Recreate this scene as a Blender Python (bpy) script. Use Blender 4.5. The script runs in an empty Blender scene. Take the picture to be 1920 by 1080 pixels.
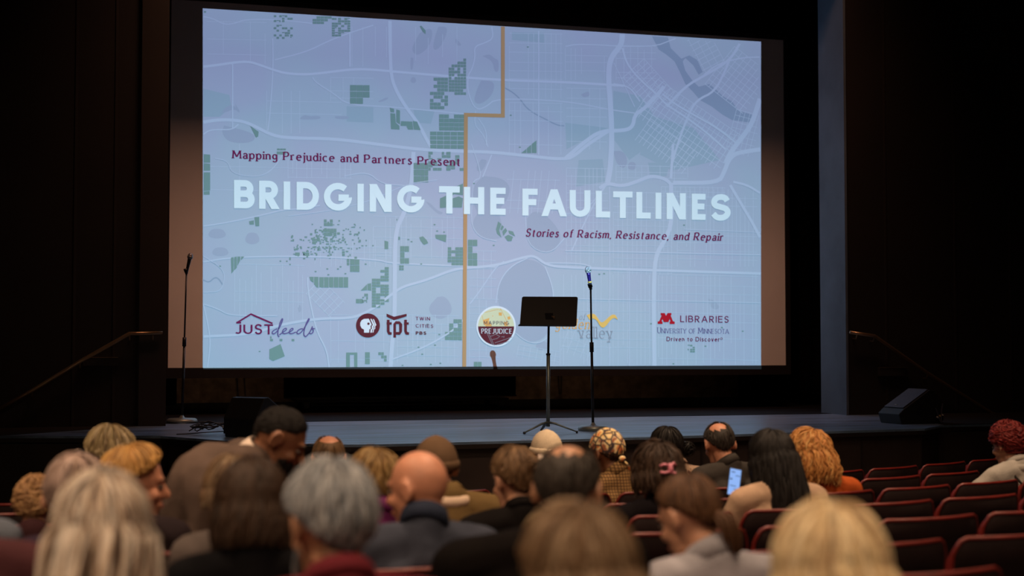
import bpy, bmesh, math, random
from mathutils import Vector, Matrix, Euler, noise
PI = math.pi
R = math.radians
random.seed(7)
C = bpy.context.scene.collection
SC = bpy.context.scene

# ------------------------------------------------------------------ camera
FPX = 2667.0                       # focal length in pixels of the 1920x1080 frame (50 mm on 36 mm)
YAW = R(16.4); PITCH = math.atan((648 - 540) / FPX)
EYE = Vector((0, 0, 1.68))
cam_d = bpy.data.cameras.new('camera'); cam = bpy.data.objects.new('camera', cam_d); C.objects.link(cam)
cam_d.lens = 50.0; cam_d.sensor_width = 36.0; cam_d.clip_end = 100
cam.location = EYE; cam.rotation_euler = Euler((PI/2 + PITCH, 0, -YAW))
cam_d.dof.use_dof = True; cam_d.dof.focus_distance = 12.7; cam_d.dof.aperture_fstop = 1.8
SC.camera = cam
# ------------------------------------------------------------------ world and exposure
w = bpy.data.worlds.new('hall_dark'); SC.world = w; w.use_nodes = True
w.node_tree.nodes['Background'].inputs[0].default_value = (0.5, 0.35, 0.3, 1)
w.node_tree.nodes['Background'].inputs[1].default_value = 0.002
SC.view_settings.view_transform = 'Standard'; SC.view_settings.look = 'None'
SC.view_settings.gamma = 1; SC.view_settings.exposure = 0.0; SC.view_settings.use_curve_mapping = False
SC.cycles.max_bounces = 6; SC.cycles.diffuse_bounces = 3; SC.cycles.glossy_bounces = 3
SC.cycles.sample_clamp_indirect = 4.0; SC.cycles.use_denoising = True

# ray helpers: a pixel of the photograph -> a point of the place
cY, sY = math.cos(YAW), math.sin(YAW)
camR = Vector((cY, -sY, 0)); fh = Vector((sY, cY, 0))
camF = fh*math.cos(PITCH) + Vector((0, 0, math.sin(PITCH)))
camU = Vector((0, 0, math.cos(PITCH))) - fh*math.sin(PITCH)
def ray(px, py): return camF + camR*((px-960)/FPX) - camU*((py-540)/FPX)
def onY(px, py, Y): d = ray(px, py); return EYE + d*(Y/d.y)
def onZ(px, py, Z): d = ray(px, py); return EYE + d*((Z-EYE.z)/d.z)
def onD(px, py, dist): d = ray(px, py); return EYE + d*(dist/d.dot(fh))
STAGE = 0.91; YS = 16.0; YP = 14.1

# ------------------------------------------------------------------ lights
LAMP = Vector((3.76, 0.0, 4.88))   # video projector hanging over the audience
slide_px = [(380, 15.5), (1427, 78), (1427, 692.8), (380, 692.8)]
ld = bpy.data.lights.new('projector_lamp', 'SPOT'); lo = bpy.data.objects.new('projector_lamp', ld); C.objects.link(lo)
lo.location = LAMP; ld.energy = 13500; ld.color = (0.72, 0.90, 1.0); ld.shadow_soft_size = 0.0; ld.spot_size = R(42); ld.spot_blend = 0
tgt = onY(900, 360, YS)
# the lamp falls off towards the top of its beam, as projector optics do
ld.use_nodes = True; _nt = ld.node_tree; _em = _nt.nodes['Emission']
_g = _nt.nodes.new('ShaderNodeNewGeometry'); _s = _nt.nodes.new('ShaderNodeSeparateXYZ'); _d = _nt.nodes.new('ShaderNodeMath'); _d.operation = 'DIVIDE'
_ab = _nt.nodes.new('ShaderNodeMath'); _ab.operation = 'ABSOLUTE'
_nt.links.new(_g.outputs['Incoming'], _s.inputs[0]); _nt.links.new(_s.outputs['Y'], _ab.inputs[0]); _nt.links.new(_s.outputs['Z'], _d.inputs[0]); _nt.links.new(_ab.outputs[0], _d.inputs[1])
_mr = _nt.nodes.new('ShaderNodeMapRange'); _mr.inputs['From Min'].default_value = 0.05; _mr.inputs['From Max'].default_value = -0.22
_rp = _nt.nodes.new('ShaderNodeValToRGB'); _e = _rp.color_ramp.elements
_e[0].position = 0.0; _e[0].color = (0.58, 0.60, 0.74, 1); _e[1].position = 1.0; _e[1].color = (0.65, 0.89, 1.0, 1)
for _p, _c in ((0.16, (0.56, 0.555, 0.715)), (0.36, (0.645, 0.70, 0.82)), (0.52, (0.64, 0.76, 0.88)), (0.74, (0.64, 0.84, 0.95))):
    _x = _e.new(_p); _x.color = (*_c, 1)
_nt.links.new(_d.outputs[0], _mr.inputs['Value']); _nt.links.new(_mr.outputs['Result'], _rp.inputs['Fac']); _nt.links.new(_rp.outputs['Color'], _em.inputs['Color'])
lo.rotation_euler = (tgt-LAMP).to_track_quat('-Z', 'Y').to_euler()
def area(name, loc, size, energy, col, target=None, sizey=None):
    a = bpy.data.lights.new(name, 'AREA'); o = bpy.data.objects.new(name, a); C.objects.link(o)
    a.energy = energy; a.color = col; a.size = size
    if sizey: a.shape = 'RECTANGLE'; a.size_y = sizey
    else: a.shape = 'DISK'
    o.location = loc
    t = Vector(target) if target else Vector(loc)-Vector((0, 0, 1))
    o.rotation_euler = (t-Vector(loc)).to_track_quat('-Z', 'Y').to_euler()
    return o
WARM = (1.0, 0.67, 0.43)
for x, y, e in ((-1.6, 1.9, 66), (1.5, 1.6, 42), (4.6, 2.4, 38), (-1.4, 5.2, 70), (2.0, 5.1, 60), (5.4, 6.1, 58), (3.6, 8.0, 42)):
    area('house_downlight', (x, y, 5.6), 0.35, e, WARM, (x+.1, y+.3, 1.0)).data.spread = R(100)
area('house_rear_light', (-3.2, -1.8, 5.4), 0.6, 16, WARM, (0.6, 4.6, 1.0)).data.spread = R(70)
area('house_rear_light', (4.5, -1.8, 5.6), 0.6, 9, WARM, (3.0, 5.2, 1.0)).data.spread = R(70)
area('house_front_light', (4.2, 12.55, 7.85), 6.0, 96, (1.0, 0.47, 0.28), (4.3, 16.0, 1.9), 1.5).data.spread = R(75)

area('added_back_wall_fill', (4.0, 17.75, 6.2), 6.0, 5, (1.0, 0.66, 0.42), (4.0, 19.5, 1.4), 0.3).data.spread = R(60)  # added lamp, unseen, to brighten the back wall below the screen

# ------------------------------------------------------------------ materials
def mat(name, col, rough=0.6, metal=0.0, spec=0.5, noise_amt=0.0, noise_scale=20.0, bump=0.0, bump_scale=60.0, emit=None, estr=0.0, sheen=0.0):
    m = bpy.data.materials.new(name); m.use_nodes = True
    nt = m.node_tree; b = nt.nodes['Principled BSDF']
    b.inputs['Base Color'].default_value = (*col, 1); b.inputs['Roughness'].default_value = rough
    b.inputs['Metallic'].default_value = metal; b.inputs['Specular IOR Level'].default_value = spec
    if sheen: b.inputs['Sheen Weight'].default_value = sheen
    if emit: b.inputs['Emission Color'].default_value = (*emit, 1); b.inputs['Emission Strength'].default_value = estr
    tc = nt.nodes.new('ShaderNodeTexCoord')
    if noise_amt > 0:
        n = nt.nodes.new('ShaderNodeTexNoise'); n.inputs['Scale'].default_value = noise_scale; n.inputs['Detail'].default_value = 4
        r = nt.nodes.new('ShaderNodeValToRGB')
        r.color_ramp.elements[0].position = 0.3; r.color_ramp.elements[1].position = 0.7
        r.color_ramp.elements[0].color = (*[c*(1-noise_amt) for c in col], 1); r.color_ramp.elements[1].color = (*[min(1, c*(1+noise_amt)) for c in col], 1)
        nt.links.new(tc.outputs['Object'], n.inputs['Vector']); nt.links.new(n.outputs['Fac'], r.inputs['Fac']); nt.links.new(r.outputs['Color'], b.inputs['Base Color'])
    if bump > 0:
        n2 = nt.nodes.new('ShaderNodeTexNoise'); n2.inputs['Scale'].default_value = bump_scale
        bp = nt.nodes.new('ShaderNodeBump'); bp.inputs['Strength'].default_value = bump; bp.inputs['Distance'].default_value = 0.01
        nt.links.new(tc.outputs['Object'], n2.inputs['Vector']); nt.links.new(n2.outputs['Fac'], bp.inputs['Height']); nt.links.new(bp.outputs['Normal'], b.inputs['Normal'])
    return m
def hair_mat(name, cols, rough=0.52):
    m = bpy.data.materials.new(name); m.use_nodes = True
    nt = m.node_tree; b = nt.nodes['Principled BSDF']
    g = nt.nodes.new('ShaderNodeNewGeometry'); r = nt.nodes.new('ShaderNodeValToRGB')
    nt.links.new(g.outputs['Random Per Island'], r.inputs['Fac']); nt.links.new(r.outputs['Color'], b.inputs['Base Color'])
    e = r.color_ramp.elements
    while len(e) < len(cols): e.new(0.5)
    for i, c in enumerate(cols): e[i].position = i/(len(cols)-1); e[i].color = (*c, 1)
    b.inputs['Roughness'].default_value = rough; b.inputs['Specular IOR Level'].default_value = 0.22
    return m
def flat(name, col):
    return mat(name, col, rough=0.95, spec=0.05)
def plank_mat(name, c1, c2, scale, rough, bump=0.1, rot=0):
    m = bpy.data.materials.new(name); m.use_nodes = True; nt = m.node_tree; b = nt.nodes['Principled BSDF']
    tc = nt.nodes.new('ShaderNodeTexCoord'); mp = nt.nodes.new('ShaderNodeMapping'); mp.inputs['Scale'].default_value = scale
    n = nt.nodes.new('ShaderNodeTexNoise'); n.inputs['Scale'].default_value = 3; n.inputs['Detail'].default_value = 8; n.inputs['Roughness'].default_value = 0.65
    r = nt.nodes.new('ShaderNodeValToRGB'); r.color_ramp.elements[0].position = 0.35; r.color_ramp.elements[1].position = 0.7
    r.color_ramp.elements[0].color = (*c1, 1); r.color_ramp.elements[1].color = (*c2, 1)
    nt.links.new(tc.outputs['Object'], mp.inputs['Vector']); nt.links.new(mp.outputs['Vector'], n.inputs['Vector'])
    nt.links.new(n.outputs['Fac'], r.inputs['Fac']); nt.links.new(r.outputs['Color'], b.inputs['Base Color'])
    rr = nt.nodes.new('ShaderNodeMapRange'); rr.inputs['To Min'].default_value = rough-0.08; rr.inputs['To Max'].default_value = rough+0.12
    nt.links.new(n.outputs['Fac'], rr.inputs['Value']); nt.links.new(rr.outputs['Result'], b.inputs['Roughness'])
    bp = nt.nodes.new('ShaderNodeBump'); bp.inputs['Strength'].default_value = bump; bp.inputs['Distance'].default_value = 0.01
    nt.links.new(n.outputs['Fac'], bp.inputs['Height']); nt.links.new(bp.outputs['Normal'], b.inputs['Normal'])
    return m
M_black = mat('black_paint', (0.012, 0.010, 0.010), 0.7, noise_amt=0.2, noise_scale=3, bump=0.1)
M_wall = mat('dark_wall_paint', (0.010, 0.0068, 0.0055), 0.75, noise_amt=0.25, noise_scale=1.5, bump=0.15, bump_scale=90)
M_wall2 = mat('dark_brown_paint', (0.018, 0.012, 0.009), 0.7, noise_amt=0.2, noise_scale=2)
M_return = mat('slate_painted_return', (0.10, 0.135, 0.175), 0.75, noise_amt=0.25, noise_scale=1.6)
M_curtain = mat('black_velour', (0.006, 0.005, 0.006), 0.95, spec=0.1, noise_amt=0.3, noise_scale=8)
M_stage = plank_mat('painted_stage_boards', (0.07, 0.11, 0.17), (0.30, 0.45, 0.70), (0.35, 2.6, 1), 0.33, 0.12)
M_marley = mat('black_dance_floor', (0.008, 0.008, 0.010), 0.8, spec=0.1, noise_amt=0.3, noise_scale=5)
M_lip = mat('stage_edge_strip', (0.02, 0.013, 0.012), 0.5)
M_fascia = mat('stage_front_panel', (0.034, 0.021, 0.017), 0.6, noise_amt=0.3, noise_scale=3)
M_carpet = mat('dark_carpet', (0.022, 0.014, 0.013), 0.95, noise_amt=0.4, noise_scale=120, bump=0.4, bump_scale=250)
M_brick = mat('back_wall_brick', (0.42, 0.27, 0.17), 0.85, noise_amt=0.35, noise_scale=9)
M_metal = mat('black_metal', (0.025, 0.025, 0.03), 0.35, 0.6)
M_steel = mat('worn_steel_tube', (0.30, 0.34, 0.32), 0.38, 0.6)
M_rail = mat('dark_bronze_rail', (0.34, 0.22, 0.12), 0.28, 0.8)
M_canvas = mat('screen_cloth', (0.80, 0.78, 0.76), 0.9, spec=0.1, noise_amt=0.02, noise_scale=4)
M_grille = mat('speaker_grille', (0.09, 0.09, 0.11), 0.55, 0.3, noise_amt=0.3, noise_scale=150)
M_box = mat('speaker_cabinet', (0.012, 0.012, 0.013), 0.6, bump=0.2, bump_scale=200)
M_seatshell = mat('seat_back_shell', (0.007, 0.0028, 0.0028), 0.75, spec=0.1, noise_amt=0.3, noise_scale=12, bump=0.1)
M_seatred = mat('dark_red_upholstery', (0.12, 0.008, 0.008), 0.75, spec=0.15, noise_amt=0.3, noise_scale=40, bump=0.3, bump_scale=180)
M_rim = mat('red_seat_edge', (0.12, 0.009, 0.006), 0.40, noise_amt=0.25, noise_scale=14)
M_white = mat('small_white_part', (0.6, 0.56, 0.5), 0.5)
M_yellow = mat('yellow_plug_and_light_band', (0.7, 0.45, 0.08), 0.5)  # also colours the painted band of projector light on the microphone
M_cable = mat('black_cable', (0.06, 0.055, 0.055), 0.45)

# ------------------------------------------------------------------ mesh helpers
def link(name, me, m=None, parent=None):
    o = bpy.data.objects.new(name, me)
    if m is not None:
        if isinstance(m, (list, tuple)):
            for x in m: me.materials.append(x)
        else: me.materials.append(m)
    C.objects.link(o)
    if parent is not None: o.parent = parent
    return o
def obj(name, bm, m, parent=None, smooth=False):
    me = bpy.data.meshes.new(name); bm.normal_update(); bm.to_mesh(me); bm.free()
    if smooth:
        for p in me.polygons: p.use_smooth = True
    return link(name, me, m, parent)
def tag(o, label=None, cat=None, group=None, kind=None):
    if label: o['label'] = label
    if cat: o['category'] = cat
    if group: o['group'] = group
    if kind: o['kind'] = kind
    return o
def empty(name, loc=(0, 0, 0), rz=0.0):
    o = bpy.data.objects.new(name, None); C.objects.link(o); o.location = loc; o.rotation_euler = (0, 0, rz); o.empty_display_size = 0.1
    return o
def copy_tree(o, parent=None):
    c = o.copy(); C.objects.link(c); c.parent = parent
    for ch in list(o.children): copy_tree(ch, c)
    return c
def box(bm, lo_, hi, M=None):
    vs = [Vector((x, y, z)) for x in (lo_[0], hi[0]) for y in (lo_[1], hi[1]) for z in (lo_[2], hi[2])]
    if M is not None: vs = [M @ v for v in vs]
    v = [bm.verts.new(p) for p in vs]
    for f in ((0, 1, 3, 2), (4, 6, 7, 5), (0, 4, 5, 1), (2, 3, 7, 6), (0, 2, 6, 4), (1, 5, 7, 3)): bm.faces.new([v[i] for i in f])
def tube(bm, pts, r, seg=10, closed=False, caps=True, flat=1.0):
    pts = [Vector(p) for p in pts]; n = len(pts); rings = []
    up = Vector((0, 0, 1)); prev = None
    for i, p in enumerate(pts):
        a = pts[i-1] if (i > 0 or closed) else p
        b = pts[(i+1) % n] if (i < n-1 or closed) else p
        t = (b-a)
        if t.length < 1e-9: t = Vector((0, 0, 1))
        t.normalize()
        if prev is None:
            s = t.cross(up)
            if s.length < 0.05: s = t.cross(Vector((1, 0, 0)))
        else:
            s = prev - t*prev.dot(t)
            if s.length < 1e-4: s = t.cross(up)
        s.normalize(); prev = s; u = s.cross(t)
        rr = r[i] if isinstance(r, (list, tuple)) else r
        rings.append([bm.verts.new(p + (s*math.cos(2*PI*k/seg) + u*math.sin(2*PI*k/seg)*flat)*rr) for k in range(seg)])
    m = n if closed else n-1
    for i in range(m):
        A, B = rings[i], rings[(i+1) % n]
        for k in range(seg): bm.faces.new((A[k], A[(k+1) % seg], B[(k+1) % seg], B[k]))
    if caps and not closed: bm.faces.new(rings[0][::-1]); bm.faces.new(rings[-1])
def lathe(bm, prof, M=Matrix(), seg=24):
    rings = []
    for r, z in prof:
        if r < 1e-6: rings.append([bm.verts.new(M @ Vector((0, 0, z)))])
        else: rings.append([bm.verts.new(M @ Vector((r*math.cos(2*PI*k/seg), r*math.sin(2*PI*k/seg), z))) for k in range(seg)])
    for A, B in zip(rings, rings[1:]):
        for k in range(seg):
            a = A[k % len(A)]; b = A[(k+1) % len(A)]; c = B[(k+1) % len(B)]; d = B[k % len(B)]
            q = [a]
            for x in (b, c, d):
                if x not in q: q.append(x)
            if len(q) > 2: bm.faces.new(q)
def ell(bm, c, r, M=Matrix(), seg=16, ring=10):
    bmesh.ops.create_uvsphere(bm, u_segments=seg, v_segments=ring, radius=1.0, matrix=M @ Matrix.Translation(Vector(c)) @ Matrix.Diagonal((*r, 1)))
def cap(bm, a, b, ra, rb, sx=1.0, seg=12):
    a = Vector(a); b = Vector(b); d = b-a; L = d.length
    q = d.to_track_quat('Z', 'Y').to_matrix().to_4x4()
    M = Matrix.Translation(a) @ q
    prof = [(0, -ra)] + [(ra*math.sin(t), -ra*math.cos(t)) for t in (0.5, 1.0)] + [(ra, 0), (rb, L)] + [(rb*math.cos(t), L+rb*math.sin(t)) for t in (0.5, 1.0)] + [(0, L+rb)]
    lathe(bm, prof, M, seg)
def extr(bm, poly, vec):
    a = [bm.verts.new(Vector(p)) for p in poly]; b = [bm.verts.new(Vector(p)+Vector(vec)) for p in poly]
    bm.faces.new(a[::-1]); bm.faces.new(b); n = len(a)
    for i in range(n): bm.faces.new((a[i], a[(i+1) % n], b[(i+1) % n], b[i]))
def bevel(o, w=0.006, seg=2):
    m = o.modifiers.new('bevel', 'BEVEL'); m.width = w; m.segments = seg; m.limit_method = 'ANGLE'
    return o
# ================================================================== structure
def sbox(name, lo_, hi, m):
    bm = bmesh.new(); box(bm, lo_, hi); return tag(obj(name, bm, m), kind='structure')
XC, YCc, R1, RP = 1.0, 20.5, 12.6, 0.735       # seating rows are arcs round a point on the stage
def floor_z(x, y):
    rr = math.hypot(x-XC, y-YCc)
    return max(0.0, (rr-R1)*0.045)
bm = bmesh.new()                                # raked carpeted floor of the house
xs = [-4.5+i*0.5 for i in range(38)]; ys = [-2.5+i*0.5 for i in range(35)]
gv = [[bm.verts.new((x, y, floor_z(x, y))) for y in ys] for x in xs]
for i in range(len(xs)-1):
    for j in range(len(ys)-1): bm.faces.new((gv[i][j], gv[i+1][j], gv[i+1][j+1], gv[i][j+1]))
tag(obj('floor', bm, M_carpet, smooth=True), kind='structure')
sbox('wall_left', (-4.7, -2.5, 0), (-4.5, 19.5, 8), M_wall)
sbox('wall_right', (14.0, -2.5, 0), (14.2, 19.5, 8), M_wall)
sbox('wall_back', (-4.7, -2.7, 0), (14.2, -2.5, 8), M_wall)
sbox('ceiling', (-4.7, -2.7, 8), (14.2, 19.7, 8.2), M_black)
edge_px = [(-260, 817.5), (0, 817.5), (300, 817.5), (383, 823.7), (467, 830), (570, 832.8), (665, 834), (750, 832.6), (847, 829.6), (1003, 825.8), (1108, 823),
           (1174, 820.7), (1227, 819.6), (1310, 816.8), (1396, 814), (1470, 811.6), (1540, 809.5), (1640, 806.5), (1736, 803.5), (1768, 797.5), (1920, 794), (2200, 790)]
edge = [onZ(x, y, STAGE) for x, y in edge_px]
def smooth_line(pts, it=2):
    for _ in range(it):
        q = [pts[0]]
        for a, b in zip(pts, pts[1:]): q += [a*0.75+b*0.25, a*0.25+b*0.75]
        pts = q+[pts[-1]]
    return pts
edge = edge[:2]+smooth_line(edge[2:-4], 2)+edge[-4:]
edge = [Vector((-4.5, edge[0].y+0.6, STAGE))]+edge+[Vector((14.0, 13.9, STAGE))]
edge = [p for i, p in enumerate(edge) if i == 0 or p.x > edge[i-1].x]
def stage_slab(name, off, z0, z1, m):
    pts = []
    for i, p in enumerate(edge):
        t = (edge[min(i+1, len(edge)-1)]-edge[max(i-1, 0)]).normalized(); nrm = Vector((-t.y, t.x, 0))
        q = p+nrm*off; q.z = z0; pts.append(q)
    poly = [(p.x, p.y, z0) for p in pts]+[(14.0, 19.5, z0), (-4.5, 19.5, z0)]
    bm = bmesh.new(); extr(bm, poly, (0, 0, z1-z0)); bmesh.ops.recalc_face_normals(bm, faces=bm.faces)
    return tag(obj(name, bm, m), kind='structure')
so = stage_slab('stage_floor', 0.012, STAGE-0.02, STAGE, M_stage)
st = stage_slab('trim_1', 0.0, STAGE-0.055, STAGE-0.021, M_lip)
fa = stage_slab('wall_stage_front', 0.05, 0.0, STAGE-0.056, M_fascia)
# black-painted side aprons beside the stage boards
for nm, pts in (('floor_apron_left', [p for p in edge if p.x < onZ(262, 817, STAGE).x]+[Vector((onZ(268, 799, STAGE).x, YP-.001, 0)), Vector((-4.5, YP-.001, 0))]),
                ('floor_apron_right', [onZ(1772, 797.4, STAGE)]+[p for p in edge if p.x > onZ(1772, 797, STAGE).x]+[Vector((14.0, YP-.001, 0)), Vector((onZ(1790, 787, STAGE).x, YP-.001, 0))])):
    bm = bmesh.new(); extr(bm, [(p.x, p.y+(.013 if p.y < YP-.1 else 0), STAGE+.0005) for p in pts], (0, 0, .004)); bmesh.ops.recalc_face_normals(bm, faces=bm.faces); tag(obj(nm, bm, M_wall), kind='structure')
tag((lambda b_: (box(b_, (-1.49, 14.42, STAGE+.0005), (13.9, 19.49, STAGE+.004)), obj('floor_upstage', b_, M_marley))[1])(bmesh.new()), kind='structure')
# vertical joints of the panels on the stage front
for i in range(4, len(edge)-3, 3):
    p = edge[i]; t = (edge[i+1]-edge[i-1]).normalized(); nrm = Vector((-t.y, t.x, 0))
    q = p+nrm*0.045; bm = bmesh.new()
    M = Matrix.Translation((q.x, q.y, 0)) @ Matrix.Rotation(math.atan2(t.y, t.x), 4, 'Z')
    box(bm, (-0.012, -0.006, 0.02), (0.012, 0.004, STAGE-0.06), M)
    obj('joint_strip', bm, M_lip, fa)
XL, XR = 0.675, 8.0
sbox('wall_proscenium_left', (-4.5, YP, STAGE), (0.42, YP+0.3, 8), M_wall)
sbox('trim_2', (0.421, YP-0.06, STAGE), (XL, YP+0.35, 8), M_wall2)
sbox('wall_proscenium_right', (XR+0.03, YP, STAGE), (14, YP+0.5, 8), M_wall)
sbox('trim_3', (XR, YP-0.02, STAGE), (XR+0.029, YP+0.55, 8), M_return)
sbox('wall_proscenium_header', (XL, YP, 5.75), (XR, YP+0.3, 8), M_black)
sbox('wall_stage_back', (-4.5, 19.5, 0), (14, 19.7, 8), M_brick)
sbox('wall_wing_left', (-1.6, YP+0.36, STAGE), (-1.5, 19.5, 8), M_black)
# faint panel seams on the dark proscenium walls
for px in (140, 215, 262):
    q = onY(px, 500, YP); bm = bmesh.new(); box(bm, (q.x-0.012, YP-0.012, STAGE), (q.x+0.012, YP-0.001, 7.5)); tag(obj('trim_4', bm, M_wall2), kind='structure')
for px in (1660, 1790, 1893):
    q = onY(px, 500, YP); bm = bmesh.new(); box(bm, (q.x-0.012, YP-0.012, STAGE), (q.x+0.012, YP-0.001, 7.5)); tag(obj('trim_5', bm, M_wall2), kind='structure')

# ------------------------------------------------------------------ curtains
def curtain(name, x0, x1, y, z0, z1, label, m=M_curtain, fold=0.09, hem=True):
    bm = bmesh.new(); n = int((x1-x0)/0.035); rows = []
    for k, z in enumerate((z0, z0+0.3, (z0+z1)/2, z1)):
        rows.append([bm.verts.new((x0+(x1-x0)*i/n, y+fold*0.5*math.sin(i*0.85+math.sin(i*0.21)*2)+0.02*math.sin(i*0.3+k), z)) for i in range(n+1)])
    for a, b in zip(rows, rows[1:]):
        for i in range(n): bm.faces.new((a[i], a[i+1], b[i+1], b[i]))
    bmesh.ops.solidify(bm, geom=bm.faces[:], thickness=0.01)
    o = obj(name, bm, m, smooth=True); tag(o, label, 'curtain')
    if hem:
        bm = bmesh.new(); box(bm, (x0, y-0.07, z0), (x1, y-0.06, z0+0.02)); obj('hem', bm, M_wall2, o)
    return o
a = onY(532, 742, 18.4); b = onY(966, 742, 18.4)
curtain('stage_curtain', a.x, b.x, 18.4, STAGE+0.09, 6.6, 'black curtain hanging behind the middle of the screen, ending above the stage')
curtain('stage_curtain', onY(1385, 742, 18.3).x, 13.5, 18.3, STAGE+0.01, 7.8, 'tall black curtain upstage at the right, beside the blue column', hem=False)
curtain('stage_curtain', -1.4, onY(331, 742, 18.6).x, 18.6, STAGE+0.01, 7.8, 'black curtain at the left end of the back wall, behind the standing microphone', hem=False)
curtain('stage_curtain', XL-0.5, XR+3.0, 17.2, 6.6, 7.95, 'black border curtain hanging across the top behind the screen', hem=False)
curtain('stage_curtain', 8.75, 11.5, 16.6, STAGE+0.01, 7.8, 'black side curtain between the screen and the blue column', hem=False)
# low black platform behind the screen
p0, p1 = onY(548, 760, 17.9), onY(930, 760, 17.9)
pt = empty('stage_platform', ((p0.x+p1.x)/2, 17.6, STAGE)); tag(pt, 'low black platform on the stage floor behind the screen', 'platform')
hw = (p1.x-p0.x)/2
bm = bmesh.new(); box(bm, (-hw, -0.3, 0.08), (hw, 0.45, 0.11)); bevel(obj('deck', bm, M_box, pt), 0.004)
for sx in (-hw+0.1, hw-0.1):
    for sy in (-0.25, 0.4):
        bm = bmesh.new(); box(bm, (sx-0.03, sy-0.03, 0), (sx+0.03, sy+0.03, 0.08)); obj('leg', bm, M_box, pt)
# hanging lines seen below the screen
for pa, pb, lab in (((1049, 700), (1049, 740), 'thin vertical cord hanging below the screen behind the music stand'), ((1064, 700), (1052, 739), 'thin slanting cord hanging below the screen behind the music stand'),
                    ((441, 700), (447, 744), 'thin curved cord hanging below the screen at the left'), ((459, 700), (460, 744), 'straight cord hanging below the left part of the screen')):
    A = onY(*pa, 19.47); B = onY(*pb, 19.47); bm = bmesh.new(); A.z += 1.0
    tube(bm, [A, (A+B)/2+Vector((-0.03, 0, 0)), B], 0.008, 6); tag(obj('hanging_cord', bm, mat('cord_grey', (0.12, 0.1, 0.1), 0.6)), lab, 'cord')

# ================================================================== screen with the projected slide
def P(px, py, off=0.0): return onY(px, py, YS-off)
sc_px = [(322, -2), (1472, 76), (1470, 685.2), (314, 689.5)]
c0 = [P(*p) for p in sc_px]
cx = sum(p.x for p in c0)/4
scr = empty('projection_screen', (0, 0, 0)); tag(scr, 'large projection screen in a black frame above the stage, showing a city map title slide', 'screen')
xl = (c0[0].x+c0[3].x)/2; xr = (c0[1].x+c0[2].x)/2; zb = (c0[2].z+c0[3].z)/2; zt = (c0[0].z+c0[1].z)/2
bm = bmesh.new(); box(bm, (xl, YS, zb), (xr, YS+0.01, zt)); obj('screen_cloth', bm, M_canvas, scr)
fw = 0.115
M_frame = mat('black_screen_frame', (0.014, 0.012, 0.013), 0.6, spec=.2)
for nm, lo_, hi in (('frame_bar', (xl-0.06, YS-0.02, zb-fw), (xr+0.06, YS+0.05, zb)), ('frame_bar', (xl-0.06, YS-0.02, zt), (xr+0.06, YS+0.05, zt+0.06)),
                    ('frame_bar', (xl-0.06, YS-0.02, zb), (xl, YS+0.05, zt)), ('frame_bar', (xr, YS-0.02, zb), (xr+0.06, YS+0.05, zt))):
    bm = bmesh.new(); box(bm, lo_, hi); obj(nm, bm, M_frame, scr)
for x in (xl+0.9, xr-0.9):      # wires the screen hangs from
    bm = bmesh.new(); tube(bm, [(x, YS+0.03, zt+0.06), (x, YS+0.03, 8.0)], 0.008, 6); obj('hanging_wire', bm, M_frame, scr)

class Flat:
    """flat print on the slide: polygons traced in slide layout, laid on the screen plane"""
    def __init__(s, off): s.v = []; s.f = []; s.off = off
    def poly(s, pts):
        n = len(s.v); o_ = s.off+0.00005*(len(s.f) % 17); s.v += [tuple(P(x, y, o_)) for x, y in pts]; s.f.append(tuple(range(n, n+len(pts))))
    def line(s, pts, w):
        pts = [p for i, p in enumerate(pts) if i == 0 or abs(p[0]-pts[i-1][0])+abs(p[1]-pts[i-1][1]) > 1e-4]
        n = len(pts)
        if n < 2: return
        L = []; Rr = []
        for i, (x, y) in enumerate(pts):
            a = pts[max(i-1, 0)]; b = pts[min(i+1, n-1)]
            dx, dy = b[0]-a[0], b[1]-a[1]; l = math.hypot(dx, dy) or 1; nx, ny = -dy/l, dx/l
            ww = (w[i] if isinstance(w, (list, tuple)) else w)/2
            if 0 < i < n-1:
                d1 = (x-a[0], y-a[1]); l1 = math.hypot(*d1) or 1
                c = abs((-d1[1]/l1)*nx+(d1[0]/l1)*ny); ww /= max(c, 0.5)
            L.append((x+nx*ww, y+ny*ww)); Rr.append((x-nx*ww, y-ny*ww))
        for i in range(n-1): s.poly([L[i], L[i+1], Rr[i+1], Rr[i]])
    def ellipse(s, cx, cy, rx, ry, n=24, rot=0, wob=0.0):
        s.poly([(cx+math.cos(rot)*rx*(1+wob*math.sin(3*t))*math.cos(t)-math.sin(rot)*ry*math.sin(t), cy+math.sin(rot)*rx*math.cos(t)+math.cos(rot)*ry*(1+wob*math.cos(2*t))*math.sin(t)) for t in [2*PI*k/n for k in range(n)]])
    def build_each(s, name, m, parent=scr):
        for f in s.f:
            me = bpy.data.meshes.new(name); me.from_pydata([s.v[i] for i in f], [], [tuple(range(len(f)))]); me.update(); link(name, me, m, parent)
    def build(s, name, m, parent=scr):
        me = bpy.data.meshes.new(name); me.from_pydata(s.v, [], s.f); me.update(); return link(name, me, m, parent)
def curve(pts, it=2):
    for _ in range(it):
        q = [pts[0]]
        for a, b in zip(pts, pts[1:]): q += [(a[0]*.75+b[0]*.25, a[1]*.75+b[1]*.25), (a[0]*.25+b[0]*.75, a[1]*.25+b[1]*.75)]
        pts = q+[pts[-1]]
    return pts
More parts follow.
